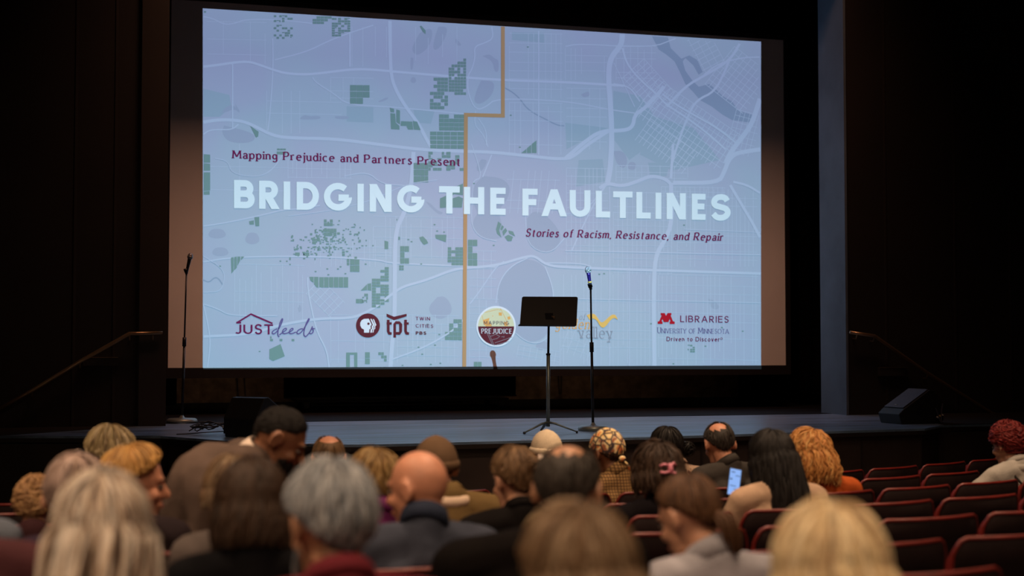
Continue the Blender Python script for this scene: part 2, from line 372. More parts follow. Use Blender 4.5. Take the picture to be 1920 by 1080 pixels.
# slide paper: soft tint changes between two pale tones
m = bpy.data.materials.new('slide_map_ground'); m.use_nodes = True; nt = m.node_tree; b = nt.nodes['Principled BSDF']
b.inputs['Roughness'].default_value = 0.95; b.inputs['Specular IOR Level'].default_value = 0.05
tc = nt.nodes.new('ShaderNodeTexCoord'); n = nt.nodes.new('ShaderNodeTexNoise'); n.inputs['Scale'].default_value = 0.75; n.inputs['Detail'].default_value = 2
r = nt.nodes.new('ShaderNodeValToRGB'); e = r.color_ramp.elements; e[0].position = 0.42; e[1].position = 0.58
e[0].color = (0.385, 0.39, 0.475, 1); e[1].color = (0.375, 0.415, 0.475, 1)
nt.links.new(tc.outputs['Object'], n.inputs['Vector']); nt.links.new(n.outputs['Fac'], r.inputs['Fac']); nt.links.new(r.outputs['Color'], b.inputs['Base Color'])
F = Flat(0.002); F.poly([(380, 15.5), (1427, 78), (1427, 686), (380, 689)]); F.build('slide_map', m)
M_lake = flat('slide_lake', (0.335, 0.355, 0.43)); M_river = flat('slide_river', (0.27, 0.31, 0.385))
M_road = flat('slide_road', (0.46, 0.49, 0.56)); M_hwy = flat('slide_highway', (0.455, 0.48, 0.56)); M_park = flat('slide_park', (0.32, 0.38, 0.43))
M_green = flat('slide_green', (0.175, 0.26, 0.235)); M_gold = flat('slide_gold_line', (0.45, 0.25, 0.12)); M_title = flat('slide_title', (0.67, 0.73, 0.72))
M_maroon = flat('slide_maroon', (0.16, 0.014, 0.065)); M_navy = flat('slide_violet', (0.12, 0.085, 0.22)); M_brown = flat('slide_dark_brown', (0.11, 0.022, 0.030))
M_orange = flat('slide_orange', (0.70, 0.34, 0.10)); M_grey = flat('slide_grey', (0.27, 0.27, 0.31)); M_cream = flat('slide_cream', (0.60, 0.56, 0.36)); M_crim = flat('slide_crimson', (0.42, 0.010, 0.02))
M_palewhite = flat('slide_pale', (0.66, 0.65, 0.68)); M_dimred = flat('slide_dim_violet', (0.09, 0.05, 0.08))
# parks / land tints
F = Flat(0.003)
for p in ([(381, 166), (430, 178), (434, 200), (412, 219), (381, 219)], [(650, 199), (700, 201), (700, 230), (650, 228)], [(775, 205), (815, 208), (808, 232), (780, 230)],
          [(1150, 170), (1200, 180), (1250, 250), (1180, 300), (1150, 260)], [(1215, 215), (1300, 240), (1350, 300), (1260, 320), (1200, 290)], [(1060, 230), (1140, 240), (1090, 265), (1062, 280)],
          [(1085, 300), (1130, 298), (1135, 340), (1080, 350)], [(1215, 305), (1255, 305), (1250, 330), (1220, 332)], [(960, 60), (1020, 62), (1020, 80), (960, 75)]): F.poly(p)
F.build_each('park_tint', M_park)
F = Flat(0.003)
for p in ([(787, 62), (805, 52), (812, 60), (805, 88), (785, 104), (775, 100), (772, 88)], [(822, 50), (841, 50), (832, 78), (820, 94), (811, 92), (815, 70)], [(902, 151), (928, 152), (924, 178), (902, 196), (888, 192), (893, 170)],
          [(855, 72), (867, 85), (858, 86), (853, 78)], [(770, 108), (776, 108), (774, 132), (769, 130)], [(905, 105), (918, 101), (928, 110), (935, 112), (935, 135), (927, 135), (924, 115)],
          [(906, 330), (940, 333), (958, 350), (951, 375), (935, 393), (940, 420), (950, 440), (930, 450), (902, 445), (886, 427), (888, 410), (897, 400), (888, 385), (886, 350)],
          [(988, 410), (1000, 395), (1020, 400), (1040, 420), (1052, 440), (1048, 462), (1030, 476), (1000, 465), (988, 450)],
          [(820, 557), (835, 555), (848, 575), (845, 590), (825, 600), (807, 590), (803, 575)], [(903, 298), (915, 300), (905, 320), (895, 322), (893, 312)],
          [(1089, 177), (1105, 170), (1107, 180), (1094, 183)], [(1150, 283), (1170, 283), (1178, 305), (1168, 318), (1155, 305)], [(415, 212), (423, 200), (437, 196), (447, 208), (436, 205), (425, 210)], [(441, 195), (448, 205), (450, 212), (443, 208)],
          [(562, 222), (570, 215), (580, 218), (601, 217), (601, 224), (562, 224)], [(628, 218), (654, 217), (654, 224), (628, 223)], [(709, 190), (727, 181), (728, 186), (712, 192)], [(798, 378), (806, 380), (820, 395), (832, 398), (825, 404), (810, 392)],
          [(1328, 560), (1337, 562), (1350, 575), (1345, 581), (1333, 578)], [(558, 576), (563, 570), (566, 582), (560, 587)], [(420, 235), (480, 250), (475, 268), (430, 268), (415, 250)]): F.poly(curve(p+[p[0]], 2)[:-1])
for e_ in ((407, 438, 16, 10), (473, 447, 13, 12), (413, 472, 15, 9), (1017, 648, 12, 9), (1185, 311, 8, 8), (775, 150, 5, 6)): F.ellipse(*e_, wob=0.08)
F.poly(curve([(989, 486), (1007, 490), (1021, 500), (1034, 531), (1037, 572), (1030, 612), (1023, 633), (999, 642), (981, 637), (964, 620), (944, 594), (934, 568), (932, 547), (938, 525), (956, 500), (975, 490), (989, 486)], 2)[:-1])
F.build_each('map_lake', M_lake)
F = Flat(0.0035)
riv = [(650, 112), (770, 120), (790, 200), (870, 280), (930, 255), (990, 290), (1030, 380), (1000, 400), (960, 330), (900, 275), (880, 300), (900, 370), (950, 440), (1000, 490), (1080, 470), (1140, 520), (1180, 560), (1250, 600), (1300, 670), (1400, 700), (1390, 760), (1250, 740), (1180, 700), (1100, 640), (1010, 590), (960, 530), (900, 470), (860, 380), (820, 300), (760, 250), (700, 210)]
F.poly([(1060+x/4, 40+y/4) for x, y in riv])
F.line(curve([(947, 165), (960, 172), (975, 185), (985, 200), (1000, 212), (1020, 222), (1045, 235), (1058, 236)], 2), 2.2)
F.line(curve([(381, 525), (392, 530), (402, 520), (410, 522), (418, 535)], 2), 2.5)
tag(F.build('map_river', M_river), kind='stuff')
# fine street grid
F = Flat(0.0045)
def grid(x0, y0, x1, y1, dx, dy, w=0.8, drop=0.15, sl=0.02, sv=0.0):
    x = x0
    while x <= x1:
        if random.random() > drop:
            a_ = y0+(random.random()*(y1-y0)*0.3 if random.random() < 0.3 else 0); b_ = y1-(random.random()*(y1-y0)*0.3 if random.random() < 0.3 else 0)
            F.line([(x+sv*(a_-y0), a_), (x+sv*(b_-y0), b_)], w)
        x += dx*random.uniform(0.8, 1.2)
    y = y0
    while y <= y1:
        if random.random() > drop: F.line([(x0, y), (x1, y+sl*(x1-x0))], w)
        y += dy*random.uniform(0.85, 1.15)
def rgrid(cx, cy, hw_, hh, ang, dx, dy, w=1.0):
    c_, s_ = math.cos(R(ang)), math.sin(R(ang)); t = lambda u, v: (cx+u*c_-v*s_, cy+u*s_+v*c_)
    def inside(p): return 384 < p[0] < 1423 and 60+(p[0]-1060)*0.06 < p[1] < 683
    def seg(A, B):
        k = 16; run = []
        for i in range(k+1):
            q = (A[0]+(B[0]-A[0])*i/k, A[1]+(B[1]-A[1])*i/k)
            if inside(q): run.append(q)
        if len(run) > 1: F.line([run[0], run[-1]], w)
    u = -hw_
    while u <= hw_: seg(t(u, -hh), t(u, hh)); u += dx*random.uniform(0.9, 1.1)
    v = -hh
    while v <= hh: seg(t(-hw_, v), t(hw_, v)); v += dy*random.uniform(0.9, 1.1)
grid(955, 62, 1055, 185, 9.5, 17); grid(955, 192, 1055, 290, 11, 16, drop=0.25); grid(1060, 90, 1140, 150, 10, 14, drop=0.3); grid(1062, 165, 1138, 280, 11, 17, drop=0.4)
grid(1062, 315, 1140, 500, 8, 15); grid(1150, 360, 1260, 515, 8.2, 13); grid(1270, 355, 1420, 500, 8.2, 15); grid(1240, 350, 1360, 372, 9, 9)
grid(1050, 515, 1225, 684, 8.2, 17.5); grid(1235, 515, 1422, 684, 7.5, 17); grid(1155, 310, 1290, 340, 13, 11, drop=0.3)
grid(880, 560, 935, 684, 11, 14, drop=0.35); grid(700, 405, 870, 485, 10.5, 18, drop=0.2); grid(580, 450, 735, 500, 10, 12, drop=0.2); grid(440, 495, 570, 600, 10, 18, drop=0.3)
grid(390, 270, 540, 420, 34, 40, drop=0.4); grid(540, 300, 660, 335, 9, 18, drop=0.2); grid(500, 170, 640, 250, 14, 22, drop=0.35); grid(620, 145, 700, 190, 10, 14, drop=0.3); grid(660, 50, 860, 125, 25, 26, drop=0.4)
grid(880, 470, 930, 560, 13, 17, drop=0.4); grid(745, 590, 860, 680, 11, 15, drop=0.3); grid(950, 320, 1050, 400, 14, 14, drop=0.35, sv=-0.1); grid(388, 40, 500, 120, 28, 30, drop=0.4); grid(620, 590, 740, 680, 16, 17, drop=0.3)
grid(1155, 85, 1230, 150, 14, 12, drop=0.4)
rgrid(1215, 160, 42, 28, 48, 9, 13); rgrid(1290, 235, 95, 40, 34, 10, 12); rgrid(1385, 150, 45, 45, 38, 10, 11); rgrid(1320, 90, 45, 22, 62, 10, 14); rgrid(1250, 275, 55, 25, 36, 9, 12)
rgrid(1395, 250, 25, 40, 15, 9, 12, 0.8); rgrid(610, 560, 32, 20, 45, 12, 12, 1.0); rgrid(1090, 640, 30, 30, 20, 13, 16, 0.8); rgrid(1010, 665, 40, 12, 10, 12, 9, 0.7)
tag(F.build('street_grid', M_road), kind='stuff')
# roads
roads = [
 ([(381, 31), (400, 35), (420, 46), (440, 44), (460, 36), (525, 37), (585, 44)], 1.8), ([(381, 125), (407, 122), (440, 117), (465, 115.5), (482, 120), (512, 131), (537, 138), (575, 140), (612, 136), (662, 129.5), (700, 130.5), (735, 134), (835, 142.5), (935, 150), (1060, 154), (1140, 159), (1170, 161)], 4.6),
 ([(381, 229), (412, 224), (450, 226), (475, 235), (512, 255), (550, 259), (625, 260), (700, 269.5), (790, 281), (870, 284), (920, 285), (978, 291), (1060, 300), (1080, 290), (1100, 272), (1145, 243)], 6),
 ([(381, 252), (392, 244), (410, 243), (435, 243), (447, 233)], 2.2), ([(511, 72), (512, 130), (506, 215), (502, 245)], 2), ([(515, 112), (575, 97), (617, 76), (657, 61), (700, 47)], 2), ([(656, 32), (656, 125)], 3), ([(436, 117), (436, 240)], 2.2),
 ([(586, 145), (592, 155), (625, 175), (650, 195), (700, 199), (730, 200), (875, 214)], 2), ([(731, 39), (732, 137), (740, 165), (760, 200), (785, 232), (800, 262), (812, 281)], 6.5),
 ([(922, 50), (925, 72), (910, 80), (889, 87), (891, 107), (885, 130), (877, 142), (877, 175), (892, 207), (912, 200), (930, 184), (1060, 189), (1140, 205), (1190, 212)], 2), ([(897, 222), (912, 245), (912, 272)], 1.6), ([(892, 208), (889, 235), (905, 250), (915, 275)], 1.6),
 ([(1010, 58), (1010, 290)], 2.2), ([(1167, 64), (1165, 85), (1145, 107), (1140, 140), (1146, 215), (1147, 265), (1145, 307), (1143, 322), (1139, 343)], 10), ([(1060, 297), (1097, 265), (1127, 245), (1172, 245), (1187, 237), (1190, 215), (1210, 202), (1235, 175), (1245, 162)], 7),
 ([(1167, 90), (1175, 120), (1200, 150), (1235, 180), (1247, 195), (1297, 227), (1335, 257), (1360, 280)], 3.6), ([(1242, 176), (1265, 195), (1300, 215), (1345, 240), (1385, 272)], 3.6), ([(1250, 200), (1285, 162), (1320, 142), (1367, 115), (1387, 82)], 4.6), ([(1320, 140), (1345, 120), (1390, 108), (1424, 107)], 2.6),
 ([(1367, 115), (1360, 132), (1340, 172), (1307, 187), (1292, 212), (1272, 265), (1260, 307)], 4), ([(1425, 185), (1410, 232), (1392, 257), (1370, 285), (1360, 307)], 9), ([(1150, 157), (1180, 162), (1200, 190)], 2.4), ([(1060, 87), (1085, 82), (1220, 90), (1267, 72)], 2),
 ([(1151, 118), (1190, 200)], 1.4), ([(381, 424), (423, 418), (497, 402), (532, 393), (560, 392), (600, 385)], 2.4), ([(381, 491), (439, 482), (578, 480), (712, 487), (730, 494), (931, 501)], 2.6),
 ([(775, 285), (772, 340), (767, 367), (758, 400), (741, 432), (740, 520), (740, 590), (735, 645), (732, 689)], 8), ([(381, 631), (470, 627), (520, 610), (595, 597), (657, 597), (682, 588), (705, 575), (730, 555), (755, 537), (795, 527), (850, 505), (880, 502), (931, 498), (989, 480), (1005, 481), (1024, 497), (1062, 502), (1427, 513)], 4.8),
 ([(1024, 493), (1090, 494), (1108, 500)], 2.4), ([(577, 520), (577, 542), (585, 585), (595, 625), (612, 655), (617, 689)], 2.6), ([(732, 675), (795, 652), (850, 620), (868, 600)], 3), ([(381, 570), (410, 580), (430, 592), (520, 592)], 1.8), ([(389, 689), (395, 640), (388, 600), (381, 570)], 2.2),
 ([(1060, 400), (1095, 400), (1139, 343)], 1.4), ([(1124, 353), (1139, 343), (1166, 350), (1198, 339), (1216, 331), (1232, 331), (1250, 337), (1258, 346)], 6.5), ([(1262, 343), (1347, 343), (1358, 322), (1366, 300), (1378, 288), (1400, 284), (1426, 280)], 8), ([(1258, 343), (1260, 418), (1247, 450), (1230, 477), (1226, 520), (1226, 600), (1227, 686)], 8),
 ([(1369, 347), (1392, 386), (1411, 418), (1425, 445)], 5.5), ([(1375, 341), (1401, 347), (1425, 362)], 4.5), ([(1262, 270), (1258, 335)], 5), ([(1139, 343), (1112, 385), (1090, 430), (1072, 470)], 2.4), ([(884, 270), (905, 333), (887, 338), (886, 360), (884, 400)], 1.6), ([(922, 290), (905, 332)], 2.2),
 ([(884, 400), (885, 425), (900, 445), (931, 452)], 1.6), ([(985, 400), (988, 460), (1030, 478), (1060, 445)], 1.5), ([(540, 405), (620, 395), (700, 375), (760, 345), (820, 337)], 1.2), ([(403, 297), (428, 302), (433, 325), (480, 333), (510, 320), (530, 290)], 1.4), ([(645, 330), (690, 322), (715, 345), (760, 348)], 1.8),
 ([(930, 568), (935, 530), (956, 500), (989, 484)], 2), ([(1038, 570), (1037, 540), (1022, 500)], 2), ([(964, 622), (985, 640), (1010, 645), (1030, 630)], 1.8), ([(881, 570), (900, 545), (930, 500), (945, 490)], 2), ([(381, 480), (420, 505), (420, 530), (412, 547), (381, 548)], 1.2), ([(1283, 430), (1427, 436)], 1.5), ([(1060, 470), (1427, 478)], 2), ([(1060, 560), (1427, 568)], 1.5), ([(1180, 500), (1180, 686)], 1.5), ([(1143, 350), (1143, 686)], 1.6)]
for i_, (pts, w_) in enumerate(roads):
    F = Flat(0.0055+i_*0.00004); F.line(curve(pts, 2), w_); F.build('map_road', M_hwy)
# green blocks: each district is a part of its own
def district(cells):
    F = Flat(0.007)
    for c in cells: F.poly(c)
    tag(F.build('green_district', M_green), kind='stuff' if len(cells) > 6 else None)
def blocks(x0, y0, x1, y1, nx, ny, keep=1.0, gap=0.8, clip=None, sl=0.01):
    out = []; cw, ch = (x1-x0)/nx, (y1-y0)/ny
    for i in range(nx):
        for j in range(ny):
            if random.random() > keep: continue
            a_, b_ = x0+i*cw, y0+j*ch; g = gap/2
            w_ = cw*(1 if random.random() < keep+0.2 else 0.55); h_ = ch*(1 if random.random() < keep+0.2 else 0.55)
            if clip and not clip(a_+cw/2, b_+ch/2): continue
            out.append([(a_+g, b_+g+sl*(a_-x0)), (a_+w_-g+0.3, b_+g+sl*(a_-x0)), (a_+w_-g+0.3, b_+h_-g+sl*(a_-x0)), (a_+g, b_+h_-g+sl*(a_-x0))])
    return out
district(blocks(513, 28, 549, 73, 7, 10, .62, clip=lambda x, y: not (532 < x and 38 < y < 52)))
district(blocks(586, 30, 622, 45, 5, 3, .8)); district(blocks(622, 33, 657, 73, 6, 9, .68, clip=lambda x, y: y < 73-(x-625)*0.45))
district(blocks(656, 159, 693, 195, 3, 3, .98)); district([[(469, 236), (485, 247), (484, 256), (480, 258)]]); district([[(787, 49), (790, 48), (798, 57), (798, 64), (793, 60)]])
district([[(731, 202), (739, 204), (739, 211), (732, 210)], [(732, 212), (741, 213), (742, 230), (749, 236), (749, 243), (733, 242)], [(743, 205), (750, 207), (750, 233), (743, 229)], [(752, 227), (773, 228), (775, 243), (765, 243), (762, 236), (751, 236)], [(774, 227), (782, 228), (789, 244), (776, 243)]])
district(blocks(806, 145, 840, 205, 5, 9, .78)); district(blocks(841, 109, 874, 178, 6, 12, .85, clip=lambda x, y: y > 125-(x-841)*0.45))
district(blocks(823, 214, 870, 245, 5, 4, .8)); district(blocks(806, 246, 870, 279, 5, 4, .92, gap=1.2)); district([[(977, 287), (987, 279), (987, 287)], [(988, 278), (996, 271), (996, 287), (988, 287)], [(997, 270), (1006, 263), (1006, 287), (997, 287)]])
district([[(382, 289), (394, 290), (394, 305), (382, 305)], [(382, 306), (394, 307), (394, 320), (382, 320)], [(382, 323), (394, 323), (394, 357), (382, 358)], [(382, 359), (393, 358), (393, 365), (382, 365)]])
district(blocks(519, 278, 536, 282, 3, 1, .9)+[[(519, 284), (536, 284), (536, 290), (519, 289)]]); district(blocks(775, 305, 803, 342, 4, 3, .9)); district(blocks(803, 284, 870, 320, 8, 6, .6))
district([[(825, 372), (838, 366), (838, 389), (825, 390)], [(839, 362), (850, 352), (868, 344), (868, 366), (852, 364), (839, 372)], [(848, 372), (860, 368), (868, 372), (866, 389), (848, 389)]])
district([[(467, 415), (476, 413), (476, 421), (468, 421)], [(477, 407), (486, 407), (486, 424), (479, 424)]])
district([[(433, 483), (438, 482), (438, 508), (434, 513)], [(439, 482), (444, 481), (444, 502), (439, 507)], [(445, 481), (451, 481), (450, 489), (445, 499)], [(452, 481), (458, 481), (452, 488)]])
sc_ = []
for i in range(230):
    x = random.gauss(608, 42); y = random.gauss(450, 20)
    if not (543 < x < 700 and 410 < y < 485) or (x < 580 and y < 440): continue
    a_ = random.choice((2, 2.5, 3, 4, 5)); h_ = random.choice((1.6, 2, 2.5, 4)); sc_.append([(x, y), (x+a_, y), (x+a_, y+h_), (x, y+h_)])
district(sc_); district(blocks(607, 411, 624, 424, 3, 2, .8)); district(blocks(607, 428, 631, 443, 4, 2, .85)); district(blocks(553, 473, 580, 480, 3, 1, .9)); district(blocks(585, 447, 600, 458, 2, 2, .8))
district(blocks(656, 484, 674, 510, 2, 2, 1)); district(blocks(650, 485, 655, 498, 1, 2, .8)); district(blocks(524, 482, 548, 500, 4, 3, .45))
district([[(580, 519), (588, 519), (588, 530), (582, 526)], [(589, 519), (597, 519), (597, 539), (594, 539), (589, 533)]]+blocks(598, 519, 653, 539.5, 6, 1, 1.0, gap=1.2, sl=0))
district(blocks(697, 500, 729, 577, 4, 14, .88, clip=lambda x, y: y > 528-(x-697)*1.0 and y < 577-(x-697)*0.5+4)); district([[(676, 545), (688, 533), (688, 544)], [(689, 532), (696, 531), (696, 545), (689, 544)]]); district(blocks(679, 550, 690, 568, 3, 3, .6)); district(blocks(667, 560, 680, 569, 2, 1, 1))
district(blocks(750, 461, 767, 495, 2, 3, .9)); district([[(721, 451), (728, 453), (728, 467), (721, 467)]]); district([[(816, 440), (837, 440), (836, 454), (825, 450), (817, 447)]])
district(blocks(839, 463, 868, 498, 4, 6, .85)); district(blocks(877, 449, 895, 499, 2, 4, .97)); district([[(786, 445), (793, 443), (800, 450), (803, 456), (795, 459), (789, 452)]])
district([[(934, 415), (940, 420), (936, 432), (940, 445), (932, 438), (930, 430)], [(941, 422), (945, 425), (941, 432), (938, 430)], [(942, 434), (948, 427), (951, 433), (944, 442)], [(946, 444), (953, 440), (962, 444), (959, 452), (952, 452)], [(953, 432), (962, 434), (966, 443), (955, 438)]])
district(blocks(748, 497, 757, 507, 2, 2, .8)); district(blocks(743, 410, 750, 450, 2, 6, .3)); district([[(505, 655), (526, 645), (534, 668), (512, 677), (505, 673)]]); district(blocks(506, 630, 512, 650, 1, 4, .7)); district(blocks(524, 630, 552, 640, 5, 2, .4))
district([[(649, 661), (670, 661), (670, 688), (664, 688), (664, 665), (656, 665), (656, 688), (649, 688)]]); district(blocks(684, 660, 703, 683, 2, 2, .9)); district(blocks(709, 660, 725, 678, 3, 3, .75))
district(blocks(834, 598, 866, 638, 4, 5, .92, clip=lambda x, y: y > 625-(x-834)*1.3)); district(blocks(888, 678, 903, 689, 2, 1, 1)); district(blocks(1289, 646, 1303, 661, 3, 4, .65)); district(blocks(382, 16.5, 391, 24, 2, 2, .6))
dots = []
for x, y in ((411, 498), (485, 658), (590, 508), (612, 503), (614, 514), (632, 503), (637, 499), (646, 512), (684, 494), (788, 494), (813, 420), (822, 626), (814, 646), (956, 215), (988, 87), (973, 275), (887, 343), (924, 459), (1122, 513), (1131, 512), (1281, 421), (1391, 620), (1352, 613), (1321, 648), (1219, 606), (1261, 681), (783, 650), (790, 663), (806, 682), (824, 680), (753, 684), (800, 607), (862, 634), (818, 432), (831, 434), (770, 452), (764, 448)):
    dots.append([(x, y), (x+3.4, y), (x+3.4, y+2.2), (x, y+2.2)])
district(dots)
# gold boundary line
F = Flat(0.009); F.line([(943, 49.6), (943, 218.5)], 7); F.line([(946.5, 217), (870, 215)], 7); F.line([(873.7, 212), (870.5, 687.5)], 7.2); F.build('boundary_line', M_gold)
# ------------------------------------------------------------------ lettering on the slide (own stroke alphabet)
def arc(cx, cy, rx, ry, a0, a1, n=12): return [(cx+rx*math.cos(R(a0+(a1-a0)*i/n)), cy+ry*math.sin(R(a0+(a1-a0)*i/n))) for i in range(n+1)]
def oval(cx, cy, rx, ry): return arc(cx, cy, rx, ry, 0, 360, 20)
X = .66
G = {
'A': (.9, [[(.02, 0), (.45, 1)], [(.45, 1), (.88, 0)], [(.18, .32), (.72, .32)]]),
'B': (.68, [[(0, 0), (0, 1)], [(0, 1), (.36, 1)]+arc(.36, .76, .24, .24, 90, -90)+[(0, .52)], [(0, .52), (.4, .52)]+arc(.4, .26, .26, .26, 90, -90)+[(0, 0)]]),
'C': (.85, [arc(.46, .5, .46, .5, 48, 312, 18)]),
'D': (.82, [[(0, 0), (0, 1)], [(0, 1), (.32, 1)]+arc(.32, .5, .48, .5, 90, -90, 16)+[(0, 0)]]),
'E': (.6, [[(0, 0), (0, 1)], [(0, 1), (.56, 1)], [(0, .52), (.5, .52)], [(0, 0), (.56, 0)]]),
'F': (.56, [[(0, 0), (0, 1)], [(0, 1), (.54, 1)], [(0, .5), (.48, .5)]]),
'G': (.95, [arc(.48, .5, .47, .5, 48, 352, 20)+[(.94, .46)], [(.5, .46), (.95, .46)]]),
'H': (.74, [[(0, 0), (0, 1)], [(.72, 0), (.72, 1)], [(0, .5), (.72, .5)]]),
'I': (.0, [[(0, 0), (0, 1)]]),
'J': (.5, [[(.46, 1), (.46, .26)]+arc(.22, .24, .24, .24, 0, -140)]),
'L': (.52, [[(0, 0), (0, 1)], [(0, 0), (.5, 0)]]),
'M': (.95, [[(0, 0), (.06, 1)], [(.06, 1), (.47, .18)], [(.47, .18), (.88, 1)], [(.88, 1), (.94, 0)]]),
'N': (.78, [[(0, 0), (0, 1)], [(0, 1), (.76, 0)], [(.76, 0), (.76, 1)]]),
'O': (.98, [oval(.48, .5, .48, .5)]),
'P': (.6, [[(0, 0), (0, 1)], [(0, 1), (.32, 1)]+arc(.32, .73, .26, .27, 90, -90)+[(0, .46)]]),
'R': (.66, [[(0, 0), (0, 1)], [(0, 1), (.32, 1)]+arc(.32, .73, .26, .27, 90, -90)+[(0, .46)], [(.26, .46), (.62, 0)]]),
'S': (.6, [curve([(.54, .82), (.46, 1.0), (.2, 1.02), (.04, .84), (.06, .6), (.28, .52), (.52, .44), (.58, .2), (.42, -.01), (.16, -.02), (.02, .18)], 2)]),
'T': (.66, [[(.33, 0), (.33, 1)], [(0, 1), (.66, 1)]]),
'U': (.7, [[(0, 1), (0, .34)]+arc(.34, .34, .34, .34, 180, 360)+[(.68, 1)]]),
'V': (.8, [[(.02, 1), (.4, 0)], [(.4, 0), (.78, 1)]]),
'W': (1.2, [[(0, 1), (.3, 0)], [(.3, 0), (.58, .95)], [(.58, .95), (.86, 0)], [(.86, 0), (1.16, 1)]]),
'Y': (.76, [[(0, 1), (.37, .48)], [(.75, 1), (.37, .48)], [(.37, .48), (.37, 0)]]),
'a': (.48, [arc(.24, .47, .2, .19, 165, 0)+[(.44, .0)], oval(.23, .18, .2, .18)]),
'c': (.48, [arc(.27, .33, .27, .33, 50, 310, 14)]),
'd': (.52, [oval(.25, .33, .25, .33), [(.5, 0), (.5, 1)]]),
'e': (.52, [[(.03, .36), (.52, .36)]+arc(.27, .33, .26, .33, 6, 310, 16)]),
'f': (.36, [[(.15, 0), (.15, .78)]+arc(.33, .78, .18, .22, 180, 65, 6), [(.0, X), (.34, X)]]),
'g': (.52, [oval(.24, .36, .23, .28), [(.48, X), (.48, -.06)]+arc(.24, -.08, .24, .22, 0, -150)]),
'i': (.0, [[(0, 0), (0, X)], ['dot', 0, .9]]),
'j': (.1, [[(.1, X), (.1, -.1)]+arc(-.06, -.1, .16, .18, 0, -90, 6), ['dot', .1, .9]]),
'l': (.0, [[(0, 0), (0, 1)]]),
'm': (.78, [[(0, 0), (0, X)], arc(.2, .44, .19, .22, 180, 0, 8)+[(.39, 0)], arc(.58, .44, .19, .22, 180, 0, 8)+[(.77, 0)]]),
'n': (.46, [[(0, 0), (0, X)], arc(.22, .42, .22, .24, 180, 0, 8)+[(.44, 0)]]),
'o': (.54, [oval(.27, .33, .27, .33)]),
'p': (.52, [[(0, -.3), (0, X)], oval(.26, .33, .25, .33)]),
'r': (.34, [[(0, 0), (0, X)], arc(.22, .42, .22, .24, 180, 60, 7)]),
's': (.38, [curve([(.35, .56), (.28, .67), (.1, .67), (.02, .5), (.18, .36), (.34, .28), (.37, .1), (.26, -.02), (.08, -.01), (.0, .12)], 2)]),
't': (.32, [[(.13, .86), (.13, .16)]+arc(.26, .15, .13, .15, 180, 285, 6), [(.0, X), (.3, X)]]),
'u': (.46, [[(0, X), (0, .24)]+arc(.22, .24, .22, .24, 180, 360, 8), [(.44, X), (.44, 0)]]),
'v': (.48, [[(0, X), (.24, 0)], [(.24, 0), (.47, X)]]),
'y': (.48, [[(0, X), (.25, .02)], [(.48, X), (.13, -.32)]]),
',': (.04, [[(.03, .06), (-.04, -.16)]]), '.': (.0, [['dot', 0, .03]]),
}
def glyph(F, ch, T, pen, serif=False, contrast=1.0, slant=0.0):
    adv, strokes = G[ch]
    def dirw(a_, b_):
        dx, dy = b_[0]-a_[0], b_[1]-a_[1]; l = math.hypot(dx, dy) or 1
        return pen*(contrast+(1-contrast)*abs(dy)/l)
    def put(poly): F.poly([T(x+slant*y, y) for x, y in poly])
    def stroke(pts):
        n = len(pts); L = []; Q = []
        for i, (x, y) in enumerate(pts):
            a_ = pts[max(i-1, 0)]; b_ = pts[min(i+1, n-1)]
            if n > 2 and pts[0] == pts[-1] and i in (0, n-1): a_, b_ = pts[-2], pts[1]
            dx, dy = b_[0]-a_[0], b_[1]-a_[1]; l = math.hypot(dx, dy) or 1; h = dirw(a_, b_)/2
            L.append((x-dy/l*h, y+dx/l*h)); Q.append((x+dy/l*h, y-dx/l*h))
        for i in range(n-1): put([L[i], L[i+1], Q[i+1], Q[i]])
    for s_ in strokes:
        if s_[0] == 'dot':
            put([(s_[1]+pen*.62*math.cos(k*PI/4), s_[2]+pen*.62*math.sin(k*PI/4)) for k in range(8)]); continue
        # square the ends so horizontal and vertical strokes meet at outer corners
        pts = [p for i, p in enumerate(s_) if i == 0 or abs(p[0]-s_[i-1][0])+abs(p[1]-s_[i-1][1]) > 1e-4]
        if pts[0] != pts[-1] and not serif:
            for k, k2 in ((0, 1), (-1, -2)):
                (x, y), (x2, y2) = pts[k], pts[k2]; l = math.hypot(x-x2, y-y2) or 1
                if len(pts) == 2 or ch in 'BDPR': pts[k] = (x+(x-x2)/l*pen/2, y+(y-y2)/l*pen/2)
        if len(pts) == 2 and abs(pts[0][0]-pts[1][0]) > .05 and abs(pts[0][1]-pts[1][1]) > .3 and ch != ',':
            (x, y), (x2, y2) = s_; hw = dirw((x, y), (x2, y2))/2*math.hypot(x-x2, y-y2)/abs(y-y2); e = pen/2 if not serif else 0
            if y > y2: x, y, x2, y2 = x2, y2, x, y
            ya = y-(e if y < .03 else 0); yb_ = y2+(e if y2 > .6 else 0)
            put([(x-hw, ya), (x+hw, ya), (x2+hw, yb_), (x2-hw, yb_)])
        else: stroke(pts)
        if serif and ch not in 'cs,':
            for k, k2 in ((0, 1), (-1, -2)):
                (x, y), (x2, y2) = s_[k], s_[k2]
                if abs(y-y2) < 1.2*abs(x-x2) or s_[0] == s_[-1]: continue
                cap_ = ch.isupper()
                if cap_ and min(abs(y), abs(y-1)) > .03: continue
                if cap_ and ch in 'ACGSO' and y > .5: continue
                if not cap_ and min(abs(y), abs(y-X), abs(y-1), abs(y+.3)) > .03: continue
                if ch in 'ftae' and y > .3: continue
                lo_, hi = (-.16, .16)
                if not cap_ and y > .3: lo_, hi = (-.17, .05)
                if ch in 'mn' and y < .1: lo_, hi = (-.12, .12)
                if ch in 'NMVWv' and False: pass
                t_ = .075; yy = y-t_*.5 if y > .3 else y+t_*.5
                put([(x+lo_, yy-t_/2-.01), (x+hi, yy-t_/2-.01), (x+hi, yy+t_/2), (x+lo_, yy+t_/2)])
